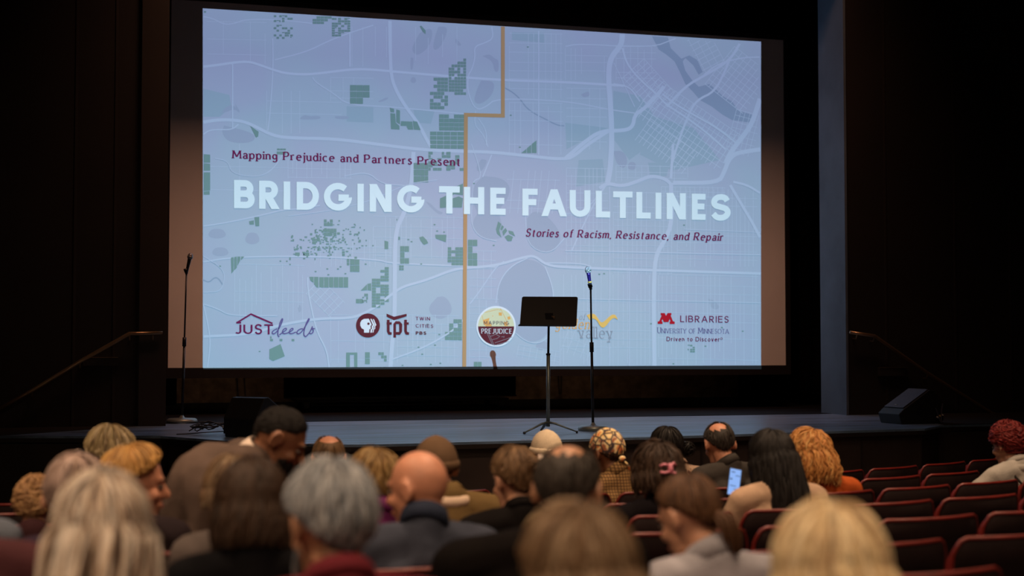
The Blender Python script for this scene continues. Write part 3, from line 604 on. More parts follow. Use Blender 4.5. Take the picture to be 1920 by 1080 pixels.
def text(name, s, x0, y0, x1, y1, caph, m, pen=.13, serif=False, contrast=1.0, slant=0.0, track=.22, off=0.011, smallcaps=0, parent=scr, each=True):
    """text from (x0,y0) to (x1,y1) along its baseline, positions in slide layout"""
    F = Flat(off); adv = []; x = 0
    for i, ch in enumerate(s):
        if ch == ' ': x += .42+track*.6; adv.append(None); continue
        k = 1.0; c_ = ch
        if smallcaps and ch.islower(): k = smallcaps; c_ = ch.upper()
        adv.append((x+pen/2, k, c_)); x += (G[c_][0]+pen)*k+track
    total = x-track
    sx = (x1-x0)/total; dx, dy = (x1-x0), (y1-y0)
    for a_ in adv:
        if a_ is None: continue
        xx, k, c_ = a_
        def T(gx, gy, xx=xx, k=k):
            u = (xx+gx*k)*sx; return (x0+u, y0+dy*(u/dx)-gy*k*caph*(1 if serif else 1-pen)-(pen/2*caph if not serif else 0))
        glyph(F, c_, T, pen, serif, contrast, slant)
        if each: F.build(name, m, parent); F = Flat(off)
    if each: return
    return F.build(name, m, parent)
# title: each letter at its own place
TL = [('B', 438.5, 477.5), ('R', 485.5, 524), ('I', 531.5, 544), ('D', 556, 598), ('G', 607, 660), ('I', 670, 682), ('N', 693, 734), ('G', 744.4, 796), ('T', 823, 862), ('H', 869.7, 908), ('E', 919, 948),
      ('F', 979.4, 1008), ('A', 1015, 1063), ('U', 1068, 1107), ('L', 1117, 1144), ('T', 1149.5, 1186), ('L', 1193, 1220), ('I', 1229, 1240), ('N', 1250, 1286), ('E', 1297, 1323), ('S', 1332, 1370)]
for ch, a_, b_ in TL:
    F = Flat(0.012)
    yb = 390.4+(a_-438.5)*0.02545; hcap = 53.0-(a_-438.5)*0.0045; penpx = 12.4-(a_-438.5)*0.0015
    adv_, strokes = G[ch]
    if ch == 'I':
        F.poly([(a_, yb), (b_, yb+.3), (b_, yb-hcap+.3), (a_, yb-hcap)]); F.build('title_letter', M_title); continue
    xs_ = [p[0] for s_ in strokes for p in s_]; xa, xb = min(xs_), max(xs_)
    vert = ch in 'UGOS'
    inset_l = penpx/2 if ch not in 'TA' else (0 if ch == 'T' else penpx*.55); inset_r = inset_l if ch not in 'EFLTR' else 0
    if ch == 'R': inset_r = penpx*.6
    W = b_-a_-inset_l-inset_r; H = hcap-penpx
    def place(p): return (a_+inset_l+(p[0]-xa)/(xb-xa)*W, yb-penpx/2-min(max(p[1], -0.02), 1.02)*H+(p[0]*30)*0.025)
    for s_ in strokes:
        pts = [place(p) for i, p in enumerate(s_) if i == 0 or abs(p[0]-s_[i-1][0])+abs(p[1]-s_[i-1][1]) > 1e-4]
        if len(pts) == 2 or ch in 'BDR' or ch == 'U':
            for k, k2 in ((0, 1), (-1, -2)):
                (x, y), (x2, y2) = pts[k], pts[k2]; l = math.hypot(x-x2, y-y2) or 1
                if abs(x-x2) < 2 or (ch in 'ANR' and abs(y-y2) > 8): pts[k] = (x+(x-x2)/l*penpx/2, y+(y-y2)/l*penpx/2)
        if len(pts) == 2 and ch in 'ANR' and abs(s_[0][0]-s_[1][0]) > .05 and abs(s_[0][1]-s_[1][1]) > .3:
            (x, y), (x2, y2) = place(s_[0]), place(s_[1])
            if y < y2: x, y, x2, y2 = x2, y2, x, y
            hw = penpx/2*math.hypot(x-x2, y-y2)/abs(y-y2); top_ = y2-(penpx/2 if ch != 'R' else 0)
            F.poly([(x-hw, y+penpx/2), (x+hw, y+penpx/2), (x2+hw, top_), (x2-hw, top_)])
        elif ch in 'S': F.line(pts, penpx)
        else: F.line(pts, penpx)
    F.build('title_letter', M_title)
text('heading_letter', 'Mapping Prejudice and Partners Present', 435.5, 296.4, 863.5, 310.8, 14.6, M_maroon, pen=.18, serif=True, contrast=.6, track=.15, each=True)
text('subtitle_letter', 'Stories of Racism, Resistance, and Repair', 985, 442.8, 1356, 451.4, 13.8, M_maroon, pen=.19, serif=True, contrast=.6, slant=.2, track=.15, each=True)
# house logo
F = Flat(0.011); F.line([(443.5, 605.5), (470.5, 589), (511, 606.5)], 3.0); F.line([(443, 605), (452, 605)], 3.2); F.build('roof_emblem', M_maroon)
text('logo_letter', 'JUST', 440, 626.2, 512, 627.4, 19.5, M_maroon, pen=.17, track=.16)
F = Flat(0.011); t4 = lambda L_: [(370+x/4, 480+y/4) for x, y in L_]
for s_ in ([(600, 545), (570, 558), (558, 578), (575, 587), (602, 562), (625, 520), (642, 476), (636, 468), (620, 500), (605, 560), (603, 595), (615, 607)], [(615, 592), (640, 573), (670, 553), (667, 540), (647, 548), (635, 572), (650, 586), (690, 572), (720, 552), (715, 540), (697, 550), (687, 574), (702, 586), (740, 570)],
           [(792, 545), (768, 548), (745, 568), (750, 586), (772, 580), (797, 550), (825, 502), (842, 474), (834, 468), (815, 510), (800, 560), (798, 592), (812, 608)], [(812, 607), (838, 580), (856, 548), (866, 522), (858, 542), (870, 556), (868, 574), (852, 585), (840, 578)], [(864, 543), (882, 546)]):
    F.line(curve(t4(s_), 2), 2.0)
F.build('script_lettering', M_navy)
# round emblem with head profiles
F = Flat(0.011); F.ellipse(690, 610.3, 22.4, 22.6, 40); eb = F.build('round_emblem', M_brown)
F = Flat(0.0125)
for s_ in ([(1285, 470), (1298, 495), (1308, 515), (1299, 525), (1301, 545), (1290, 550), (1288, 575), (1250, 575), (1250, 552), (1232, 542), (1222, 522), (1222, 500), (1232, 482), (1250, 472)],
           [(1297, 472), (1307, 472), (1322, 500), (1331, 518), (1321, 526), (1322, 547), (1312, 552), (1309, 575), (1297, 575), (1300, 551), (1309, 546), (1309, 524), (1317, 517)],
           [(1316, 474), (1324, 474), (1343, 518), (1334, 527), (1334, 546), (1325, 551), (1321, 573), (1314, 575), (1318, 549), (1327, 545), (1326, 525), (1333, 518)]): F.poly(t4(s_))
F.build('head_profile', M_palewhite, eb)
F = Flat(0.014); F.ellipse(690.8, 607, 2.3, 2.3, 12); F.build('eye_dot', M_brown, eb)
F = Flat(0.011)
F.poly(t4([(1420, 433), (1475, 455), (1475, 482), (1420, 455)])); F.poly(t4([(1475, 455), (1570, 433), (1570, 452), (1475, 482)]))
for s_, w_ in (([(1432, 478), (1432, 565), (1440, 580), (1458, 582)], 5), ([(1420, 506), (1458, 506)], 4.4), ([(1480, 612), (1480, 510), (1490, 500), (1515, 500), (1525, 512), (1525, 568), (1515, 580), (1490, 580)], 5), ([(1562, 478), (1562, 565), (1570, 580), (1588, 582)], 5), ([(1550, 506), (1586, 506)], 4.4)): F.line(t4(s_), w_)
F.build('logo_lettering', M_brown)
text('logo_letter', 'TWIN', 779.5, 600.4, 806.5, 601, 6.6, M_maroon, pen=.15, track=.3); text('logo_letter', 'CITIES', 779.5, 614, 812.5, 614.8, 6.6, M_maroon, pen=.15, track=.3)
text('logo_letter', 'PBS', 779.5, 627.5, 799.5, 628, 6.6, M_brown, pen=.27, track=.22)
# round badge
F = Flat(0.0105); F.ellipse(930.2, 612, 37, 38.3, 48); bd = F.build('round_badge', M_palewhite)
F = Flat(0.012); F.poly([(930.2+33.8*math.cos(t), 612-34.6*math.sin(t)) for t in [PI*k/24 for k in range(25)]]); F.build('badge_top', M_cream, bd)
F = Flat(0.012); F.poly([(930.2+33.8*math.cos(t), 612+35*math.sin(t)) for t in [PI*k/24 for k in range(25)]]); F.build('badge_base', M_brown, bd)
F = Flat(0.013); t5 = lambda L_: [(830+x/4.908, 480+y/4.908) for x, y in L_]
for s_ in ([(515, 520), (545, 520), (545, 550), (518, 548)], [(595, 560), (620, 555), (625, 580), (600, 588)], [(370, 590), (430, 570), (425, 600), (455, 645), (400, 648), (375, 620)], [(560, 610), (590, 605), (600, 645), (570, 645)], [(455, 548), (465, 548), (463, 560)]): F.poly(t5(s_))
for s_ in ([(360, 545), (390, 640)], [(385, 520), (515, 490)], [(530, 480), (610, 640)], [(540, 490), (520, 500)]): F.line(t5(s_), 0.7)
F.build('badge_map', M_orange, bd)
F = Flat(0.013)
for s_ in ([(410, 715), (460, 820)], [(425, 715), (475, 825)], [(440, 740), (490, 720), (525, 740), (500, 760), (455, 770)], [(480, 800), (640, 745)], [(500, 815), (610, 785)], [(540, 745), (570, 740), (560, 755)]): F.line(t5(s_), 0.8)
F.build('badge_lines', mat('badge_line_grey', (0.25, 0.2, 0.22), .95), bd)
text('badge_letter', 'MAPPING', 907, 608.8, 954.7, 609.2, 7, M_dimred, pen=.15, track=.28, off=.0145, parent=bd)
text('badge_letter', 'PREJUDICE', 902.6, 625, 960.2, 625.4, 8.6, M_palewhite, pen=.17, serif=True, contrast=.5, track=.22, off=.0145, parent=bd)
# valley logo
text('logo_letter', 'of', 1086, 599.5, 1097, 599.8, 11.5, M_grey, pen=.09, serif=True, contrast=.5, slant=.25, track=.2)
text('logo_letter', 'golden', 1041, 616, 1105, 617, 18.5, M_orange, pen=.12, serif=True, contrast=.5, slant=.25, track=.2, each=True)
text('logo_letter', 'valley', 1085, 634, 1148.5, 635, 22, M_grey, pen=.09, serif=True, contrast=.5, track=.2, each=True)
F = Flat(0.0115)
up_ = curve([(1325, 545), (1355, 532), (1388, 530), (1410, 545), (1430, 575), (1450, 605), (1468, 612), (1492, 598), (1530, 560), (1562, 538), (1592, 540), (1613, 588)], 2)
dn_ = curve([(1355, 590), (1375, 575), (1395, 578), (1415, 590), (1430, 610), (1445, 640), (1470, 662), (1500, 650), (1530, 610), (1555, 580), (1580, 568), (1613, 588)], 2)
up_, dn_ = t5(up_), t5(dn_)
for i in range(len(up_)-1): F.poly([up_[i], up_[i+1], dn_[i+1], dn_[i]])
F.build('ribbon_emblem', mat('slide_amber', (0.75, 0.42, 0.10), .95))
# block letter emblem and its lines
F = Flat(0.011); t6 = lambda L_: [(1160+x/4.909, 480+y/4.909) for x, y in L_]
Mh = [(388, 525), (425, 525), (437, 560), (450, 525), (486, 525), (486, 545), (478, 545), (500, 600), (516, 603), (516, 626), (470, 626), (470, 606), (478, 604), (470, 580), (458, 608), (415, 608), (404, 580), (396, 604), (404, 606), (404, 624), (360, 624), (360, 602), (374, 600), (397, 545), (388, 545)]
F.poly(t6([(388, 525), (424, 525), (437, 552), (437, 608), (415, 608), (404, 578), (396, 602), (404, 604), (404, 625), (360, 625), (360, 602), (374, 600), (397, 545), (388, 545)]))
F.poly(t6([(486, 525), (450, 525), (437, 552), (437, 608), (458, 608), (470, 578), (478, 602), (470, 604), (470, 626), (516, 626), (516, 603), (500, 600), (478, 545), (486, 545)]))
F.build('block_letter_emblem', M_crim)
text('logo_letter', 'LIBRARIES', 1275.5, 604, 1366.8, 605.2, 12.6, M_maroon, pen=.15, track=.24)
text('logo_letter', 'University of Minnesota', 1232.7, 624.4, 1366.8, 625.4, 10.4, M_navy, pen=.11, serif=True, contrast=.5, track=.1, smallcaps=.8)
text('logo_letter', 'Driven to Discover', 1249.8, 639.8, 1350, 640.6, 8.6, M_maroon, pen=.17, track=.22)
F = Flat(0.011)
for k in range(12): F.line([(1352.8+1.8*math.cos(k*PI/6), 635+1.8*math.sin(k*PI/6)), (1352.8+1.8*math.cos((k+1)*PI/6), 635+1.8*math.sin((k+1)*PI/6))], .8)
F.build('registered_mark', M_maroon)

# ------------------------------------------------------------------ video projector (out of view above the audience)
pj = empty('video_projector', LAMP); tag(pj, 'black video projector hanging from the ceiling over the audience', 'projector')
dirc = (tgt-LAMP).normalized(); q = dirc.to_track_quat('Y', 'Z').to_matrix().to_4x4()
g = 0.30
hole = []
for p in slide_px:
    c_ = P(*p); d = c_-LAMP; t = g/d.dot(dirc); hole.append((q.inverted() @ (d*t)))
bm = bmesh.new(); o_ = [(-.35, g, .30), (.35, g, .30), (.35, g, -.30), (-.35, g, -.30)]
ov = [bm.verts.new(v) for v in o_]; hv = [bm.verts.new(v) for v in hole]
for i in range(4): bm.faces.new((ov[i], ov[(i+1) % 4], hv[(i+1) % 4], hv[i]))
bmesh.ops.transform(bm, matrix=q, verts=bm.verts); obj('lens_gate', bm, M_box, pj)
bm = bmesh.new()
for lo_, hi in (((-.35, -.3, .30), (.35, .30, .32)), ((-.35, -.3, -.32), (.35, .30, -.30)), ((-.37, -.3, -.32), (-.35, .30, .32)), ((.35, -.3, -.32), (.37, .30, .32)), ((-.35, -.32, -.32), (.35, -.3, .32))): box(bm, lo_, hi, q)
obj('housing', bm, M_box, pj)
bm = bmesh.new(); tube(bm, [(0, 0, .3), (0, 0, 3.12)], .03, 10); obj('ceiling_pole', bm, M_metal, pj)
# ================================================================== things on the stage
def mic(name, loc, tilt, label, cat='microphone', blue=True):
    """handheld microphone: origin at its lower end, axis along +Z before tilting"""
    root = empty(name, loc); root.rotation_euler = tilt; tag(root, label, cat)
    bm = bmesh.new(); lathe(bm, [(0, 0), (.012, 0), (.0135, .01), (.0145, .05), (.018, .13), (.020, .145), (0, .146)]); obj('handle', bm, M_mich if blue else M_metal, root, True)
    bm = bmesh.new(); lathe(bm, [(.0, .142), (.020, .144), (.026, .155), (.0275, .172), (.024, .19), (.013, .202), (0, .205)]); obj('grille', bm, M_micg if blue else mat('grey_mic_grille', (.3, .3, .32), .4, .7), root, True)
    bm = bmesh.new(); lathe(bm, [(.021, .158), (.0285, .160), (.029, .166), (.0285, .172), (.021, .174)]); obj('grille_band', bm, M_steel, root, True)
    if blue:
        bm = bmesh.new(); lathe(bm, [(.0150, .052), (.0175, .053), (.0178, .066), (.0150, .067)]); obj('painted_light_band', bm, M_yellow, root, True)  # yellow band of projector light, modelled as a coloured ring
    return root
M_mich = mat('projector_tinted_metal', (0.10, 0.06, 0.50), 0.25, 0.85)  # the projector beam's violet-blue tint is put into the handle colour
M_micg = mat('silver_mic_grille', (0.75, 0.75, 0.85), 0.35, 0.7, bump=.6, bump_scale=900)
def mic_stand(base, top, r_base, label, clutch_t, hb=.03):
    root = empty('microphone_stand', base); tag(root, label, 'stand')
    v = Vector(top)-Vector(base)
    bm = bmesh.new(); lathe(bm, [(0, 0), (r_base, 0), (r_base+.003, hb*.4), (r_base-.004, hb*.8), (r_base-.02, hb), (.03, hb+.006), (.014, hb+.03), (0, hb+.03)], seg=32); obj('base', bm, M_steel if r_base > .13 else M_metal, root, True)
    a_ = v*clutch_t
    bm = bmesh.new(); tube(bm, [(0, 0, .02), a_], .0125, 12); obj('lower_pole', bm, M_metal, root, True)
    bm = bmesh.new(); tube(bm, [a_-v.normalized()*.03, a_+v.normalized()*.06], .019, 12); obj('clutch', bm, M_metal, root, True)
    bm = bmesh.new(); tube(bm, [a_, v], .0085, 10); obj('upper_pole', bm, M_metal, root, True)
    bm = bmesh.new(); tube(bm, [v-Vector((0, 0, .01)), v+Vector((0, 0, .02))], .014, 10); tube(bm, [v+Vector((0, 0, .01)), v+Vector((-.012, 0, .045))], .02, 10); obj('microphone_clip', bm, M_metal, root, True)
    return root
b0 = onZ(1112, 807.5, STAGE); t0 = onY(1107.5, 541, b0.y)
mic_stand(b0, t0, .135, 'straight round-base microphone stand beside the music stand at centre stage', .575, .045)
mic('microphone', t0+Vector((.0, 0, .0)), Euler((R(4), R(-10), 0)), 'silver-headed microphone coloured as by violet-blue projector light, clipped on the stand beside the music stand')
b1 = onZ(341, 793, STAGE); t1 = onY(349.5, 512, b1.y)
mic_stand(b1, t1, .15, 'black microphone stand with a heavy round base at the left edge of the screen', .53, .045)
mic('microphone', t1, Euler((0, R(12), 0)), 'dark microphone on the stand at the left edge of the screen', blue=False)
# music stand, seen from behind
b2 = onZ(1027, 812, STAGE); yd = b2.y
ms = empty('music_stand', b2); tag(ms, 'black music stand with a wide blank desk and a tripod base at centre stage', 'music stand')
def rel(px, py, y=None): return onY(px, py, y if y else yd)-b2
pk = rel(1028, 665); pt_ = rel(1029, 592)
bm = bmesh.new(); tube(bm, [rel(1027.5, 800), pk], .0165, 14); obj('lower_pole', bm, M_steel, ms, True)
bm = bmesh.new(); tube(bm, [pk+Vector((0, 0, -.004)), pk+Vector((0, 0, .012))], .02, 14); obj('collar', bm, M_metal, ms, True)
bm = bmesh.new(); tube(bm, [pk, pt_], .0105, 12); obj('upper_pole', bm, M_metal, ms, True)
ctr = b2+rel(1028, 803)
for k, ang in enumerate((R(200), R(338), R(85))):
    d = Vector((math.cos(ang), math.sin(ang), 0)); L_ = .26
    pts = [Vector((0, 0, .095))+d*.01, Vector((0, 0, .085))+d*L_*.25, Vector((0, 0, .05))+d*L_*.6, Vector((0, 0, .012))+d*L_]
    bm = bmesh.new(); tube(bm, pts, [.026, .022, .016, .011], 8, flat=.5); lg = obj('leg', bm, M_steel, ms, True)
    bm = bmesh.new(); tube(bm, [pts[-1]-d*.012+Vector((0, 0, -.001)), pts[-1]+d*.006+Vector((0, 0, -.001))], .011, 8); obj('rubber_foot', bm, M_cable, lg, True)
# desk: a tilted plate with a rolled edge and a lip
lean = .10
c = [rel(979, 556), rel(1083.5, 556.5), rel(1081, 608, yd-lean), rel(975, 607, yd-lean)]     # the desk leans back towards the reader's far side
tl, tr, br, bl = c
ux = (tr-tl).normalized(); dn = ((bl-tl)+(br-tr)).normalized()
nn = ux.cross(dn).normalized()
bm = bmesh.new()
def desk_pt(u, v): return tl.lerp(tr, u).lerp(bl.lerp(br, u), v)
outline = []
rr_u, rr_v = .03, .06
for (cu, cv, a0) in ((rr_u, rr_v, 180), (1-rr_u, rr_v, 270)):
    for k in range(5):
        a_ = R(a0+k*22.5); outline.append((cu+rr_u*math.cos(a_), cv+rr_v*math.sin(a_)))
outline += [(1, 1), (0, 1)]
extr(bm, [desk_pt(u, v) for u, v in outline], nn*.004); bmesh.ops.recalc_face_normals(bm, faces=bm.faces); obj('desk', bm, M_box, ms)
bm = bmesh.new(); extr(bm, [bl, br, br+dn*.012, bl+dn*.012], Vector((0, .055, -.01))); bmesh.ops.recalc_face_normals(bm, faces=bm.faces); obj('lip', bm, M_box, ms)
bm = bmesh.new(); mc = desk_pt(.5, .72); box(bm, (mc.x-.035, mc.y-.012, mc.z-.05), (mc.x+.035, mc.y+.02, mc.z+.03)); tube(bm, [pt_-Vector((0, 0, .02)), mc], .012, 10)
bv = obj('tilt_bracket', bm, M_metal, ms); bevel(bv, .003)
bm = bmesh.new(); kx = desk_pt(.58, .76); tube(bm, [mc+Vector((.02, -.015, 0)), kx+Vector((0, -.02, 0))], .006, 8); ell(bm, kx+Vector((0, -.02, 0)), (.012, .008, .012)); obj('wing_nut', bm, M_rail, ms, True)

# monitor wedges
def wedge(loc, rz, label, w_=.42, mirror=1):
    root = empty('floor_monitor', loc, rz); tag(root, label, 'speaker')
    prof = [(0.03, 0), (0, .10), (.06, .15), (.36, .335), (.42, .33), (.52, .16), (.50, 0)]
    pr = [(x*mirror, 0, z) for x, z in prof]
    bm = bmesh.new(); extr(bm, pr, (0, w_, 0)); bmesh.ops.recalc_face_normals(bm, faces=bm.faces); bevel(obj('cabinet', bm, M_box, root), .008)
    n_ = Vector((-(.335-.15), 0, .30)).normalized(); n_.x *= mirror
    A_ = Vector((.065*mirror, .02, .155)); B_ = Vector((.355*mirror, .02, .333)); Wv = Vector((0, w_-.04, 0))
    bm = bmesh.new(); extr(bm, [A_+n_*.002, B_+n_*.002, B_+Wv+n_*.002, A_+Wv+n_*.002], n_*.008); bmesh.ops.recalc_face_normals(bm, faces=bm.faces); bevel(obj('grille', bm, M_grille, root), .003)
    bm = bmesh.new(); p_ = A_+(B_-A_)*.12+Wv*.5+n_*.011; box(bm, (p_.x-.008, p_.y-.016, p_.z-.002), (p_.x+.008, p_.y+.016, p_.z+.004)); obj('badge', bm, M_white, root)
    bm = bmesh.new(); box(bm, (.26*mirror-.06, -.008, .10), (.26*mirror+.06, .001, .15)); obj('side_handle', bm, M_metal, root)
    bm = bmesh.new(); xx = .46*mirror; box(bm, (xx-.05, -.01, .03), (xx+.045, 0.0, .12)); jp = obj('jack_panel', bm, M_metal, root)
    for dx_, m_ in ((-.03, M_white), (0, M_yellow), (.025, M_white)):
        bm = bmesh.new(); tube(bm, [(xx+dx_, -.012, .08+dx_*.4), (xx+dx_, -.035, .075+dx_*.4)], .009, 8); obj('plug', bm, m_, jp)
    return root
wl = onZ(1665, 789, STAGE)
wedge(onZ(1686, 796, STAGE), R(3), 'black floor monitor with a grey grille at the right end of the stage', .36)
wedge(onZ(483, 822, STAGE)-Matrix.Rotation(R(-137), 3, 'Z') @ Vector((.5, .36, 0)), R(-137), 'black floor monitor seen from behind at the left front of the stage', .36, mirror=1)
# cables
def cable(pts, r, label, it=3, m=M_cable, cat='cable', n_=6):
    p = [Vector(x) for x in pts]; p = smooth_line(p, it); bm = bmesh.new(); tube(bm, p, r, n_)
    return tag(obj('cable', bm, m, smooth=True), label, cat)
q0 = onZ(402, 814, STAGE); pts = []
for k in range(46):
    a_ = k*.62; rr = .13+.06*math.sin(k*1.7); pts.append((q0.x+rr*1.25*math.cos(a_), q0.y+rr*.7*math.sin(a_)+.01*math.sin(k), STAGE+.008+.014*(k % 5)+.055*abs(math.sin(k*.9))))
cable(pts, .0055, 'loose heap of black cable beside the left floor monitor', 1)
q1 = onZ(355, 817, STAGE)
cable([(q1.x-.1, q1.y+.12, STAGE+.007), (q1.x, q1.y+.16, STAGE+.007), (q0.x-.05, q0.y-.02, STAGE+.02), (q0.x+.1, q0.y+.05, STAGE+.02)], .005, 'single black cable running left from the cable heap')
q2 = onZ(1762, 795, STAGE)
cable([(q2.x, q2.y-.03, STAGE+.01), (q2.x+.02, q2.y, STAGE+.12), (q2.x+.05, q2.y+.02, STAGE+.2)], .005, 'thin cable rising beside the right floor monitor', m=mat('violet_grey_cable', (.12, .1, .15), .4))
cable([(q2.x-.07, q2.y-.04, STAGE+.16), (q2.x-.03, q2.y-.04, STAGE+.07), (q2.x-.01, q2.y-.03, STAGE+.007), (q2.x+.3, q2.y+.03, STAGE+.007)], .005, 'cable running right along the stage edge from the right floor monitor', m=mat('violet_grey_cable', (.12, .1, .15), .4))
M_tape = mat('pink_tape', (.45, .28, .24), .6)
for px, py, w_, lab in ((696, 833.2, .06, 'short pink tape mark on the stage edge in front of the screen'), (584, 832.6, .05, 'tape mark on the stage edge by the bending man'), (982, 825.3, .03, 'small pink tape mark on the stage edge left of the music stand'), (992, 825, .03, 'tiny tape mark on the stage edge just left of the music stand')):
    p_ = onZ(px, py, STAGE); bm = bmesh.new(); box(bm, (p_.x-w_/2, p_.y+.01, STAGE+.0005), (p_.x+w_/2, p_.y+.035, STAGE+.002)); tag(obj('tape_mark', bm, M_tape), lab, 'tape')
# handrails on the walls beside the stage stairs
def rail(pxs, label):
    pts = [onY(x, y, YP-.10) for x, y in pxs]
    root = empty('handrail', pts[0]); tag(root, label, 'handrail')
    p = [v-pts[0] for v in pts]; bm = bmesh.new(); tube(bm, p, .019, 12); obj('rail_tube', bm, M_rail, root, True)
    for k, v in enumerate(p[1:-1] + [p[0].lerp(p[1], .3)]):
        bm = bmesh.new(); tube(bm, [v, v+Vector((0, .03, -.06)), v+Vector((0, .098, -.06))], .008, 8); br_ = obj('bracket', bm, M_rail, root, True)
    return root
rail([(305, 624.5), (243, 625.5), (150, 678), (60, 733), (-60, 800)], 'sloping dark metal handrail on the wall left of the screen')
rail([(1594, 623), (1640, 630), (1740, 700), (1860, 775), (1900, 792)], 'sloping dark metal handrail on the wall above the right floor monitor')
for x0, x1, y, lab in ((155, 221, 671, 'small dark wall box under the left handrail'), (1645, 1697, 690, 'small dark wall box right of the blue column')):
    a_ = onY(x0, y, YP); b_ = onY(x1, y+15, YP); root = empty('wall_box', ((a_.x+b_.x)/2, YP, (a_.z+b_.z)/2)); tag(root, lab, 'wall box')
    hw_, hh_ = (b_.x-a_.x)/2, (a_.z-b_.z)/2
    bm = bmesh.new(); box(bm, (-hw_, -.05, -hh_), (hw_, -.001, hh_)); bevel(obj('body', bm, M_wall2, root), .004)
    bm = bmesh.new(); box(bm, (-hw_, -.055, hh_+.0005), (hw_, -.001, hh_+.006)); obj('cover', bm, M_rail, root)
# stairs down from the stage at the left and right walls, hidden behind the front panel
# ================================================================== theatre seats
def make_seat():
    root = empty('theatre_seat'); n = 14
    W = .265
    def bp(u, z):     # back surface point for u in -1..1
        return Vector((W*u, .055*u*u - .0 - (z-.42)*.16, z))
    top = .847
    def topz(u): return top-.06*max(0, (abs(u)-.86)/.14)**2-.012*(1-u*u)*0
    us = [-1, -.97, -.92, -.84]+[-.84+i*1.68/(n) for i in range(1, n)]+[.84, .92, .97, 1]
    def sheet(off, zlo, inset):
        rows = []
        for k in range(7):
            rows.append([bp(u*inset, zlo+(topz(u)-(1-inset)*.4-zlo)*k/6)+Vector((0, off, 0)) for u in us])
        return rows
    def closed(bm, fr, bk):
        A = [[bm.verts.new(p) for p in r_] for r_ in fr]; B = [[bm.verts.new(p) for p in r_] for r_ in bk]
        m_ = len(us)
        for i in range(6):
            for j in range(m_-1): bm.faces.new((A[i][j], A[i+1][j], A[i+1][j+1], A[i][j+1])); bm.faces.new((B[i][j], B[i][j+1], B[i+1][j+1], B[i+1][j]))
            bm.faces.new((A[i][0], B[i][0], B[i+1][0], A[i+1][0])); bm.faces.new((A[i][-1], A[i+1][-1], B[i+1][-1], B[i][-1]))
        for j in range(m_-1): bm.faces.new((A[6][j], B[6][j], B[6][j+1], A[6][j+1])); bm.faces.new((A[0][j], A[0][j+1], B[0][j+1], B[0][j]))
        bmesh.ops.recalc_face_normals(bm, faces=bm.faces)
    bm = bmesh.new(); closed(bm, sheet(.012, .30, 1.0), sheet(0, .30, 1.0)); obj('back_shell', bm, M_seatshell, root, True)
    bm = bmesh.new(); closed(bm, sheet(.062, .42, .93), sheet(.0125, .42, .93)); obj('back_cushion', bm, M_seatred, root, True)
    path = [bp(-1, .60)+Vector((0, .006, 0)), bp(-1, .72)+Vector((0, .006, 0))]+[bp(u, topz(u))+Vector((0, .006, 0)) for u in us]+[bp(1, .72)+Vector((0, .006, 0)), bp(1, .60)+Vector((0, .006, 0))]
    bm = bmesh.new(); tube(bm, path, .008, 8); obj('top_rim', bm, M_rim, root, True)
    bm = bmesh.new(); box(bm, (-.225, .10, .40), (.225, .50, .47)); bevel(obj('seat_cushion', bm, M_seatred, root), .02)
    bm = bmesh.new(); box(bm, (-.22, .11, .375), (.22, .48, .399)); obj('seat_pan', bm, M_seatshell, root)
    bm = bmesh.new(); box(bm, (-.285, .08, .60), (-.24, .42, .625)); bevel(obj('armrest', bm, M_seatshell, root), .01)
    bm = bmesh.new(); box(bm, (-.275, .10, .02), (-.25, .30, .598)); box(bm, (-.285, .02, 0), (-.24, .42, .02)); obj('leg', bm, M_metal, root)
    return root
proto = make_seat()
gap_px = {1: (1720, 877), 2: (1725.5, 890), 3: (1781.5, 908), 4: (1751, 936), 5: (1833.5, 962), 6: (1775, 1002), 7: (1880, 1064)}
def circ_hit(px, rad):
    d = ray(px, 700); dx, dy = d.x, d.y; a_ = dx*dx+dy*dy; b_ = 2*(dx*(EYE.x-XC)+dy*(EYE.y-YCc)); c_ = (EYE.x-XC)**2+(EYE.y-YCc)**2-rad*rad
    t = (-b_-math.sqrt(b_*b_-4*a_*c_))/(2*a_); return Vector((EYE.x+dx*t, EYE.y+dy*t, 0))
def rowR(k): return R1+RP*(k-1)
PITCHM = .565
nseat = {}
first = True
side = 'front row|second row|third row|fourth row|fifth row|sixth row|seventh row|eighth row|ninth row'.split('|')
seats = []
for k in range(1, 10):
    rad = rowR(k); g_ = circ_hit(gap_px[k][0], rad) if k in gap_px else circ_hit(626 if k == 8 else 1097, rad)
    ph0 = math.atan2(g_.x-XC, YCc-g_.y); dphi = PITCHM/rad
    if k > 7: ph0 += dphi/2
    lo_p = circ_hit(-60 if k > 5 else -20, rad); hi_p = circ_hit(1990, rad)
    plo, phi_ = math.atan2(lo_p.x-XC, YCc-lo_p.y), math.atan2(hi_p.x-XC, YCc-hi_p.y)
    i = math.floor((plo-ph0)/dphi)
    while True:
        ph = ph0+(i+.5)*dphi; i += 1
        if ph > phi_: break
        seats.append((k, ph, XC+rad*math.sin(ph), YCc-rad*math.cos(ph)))
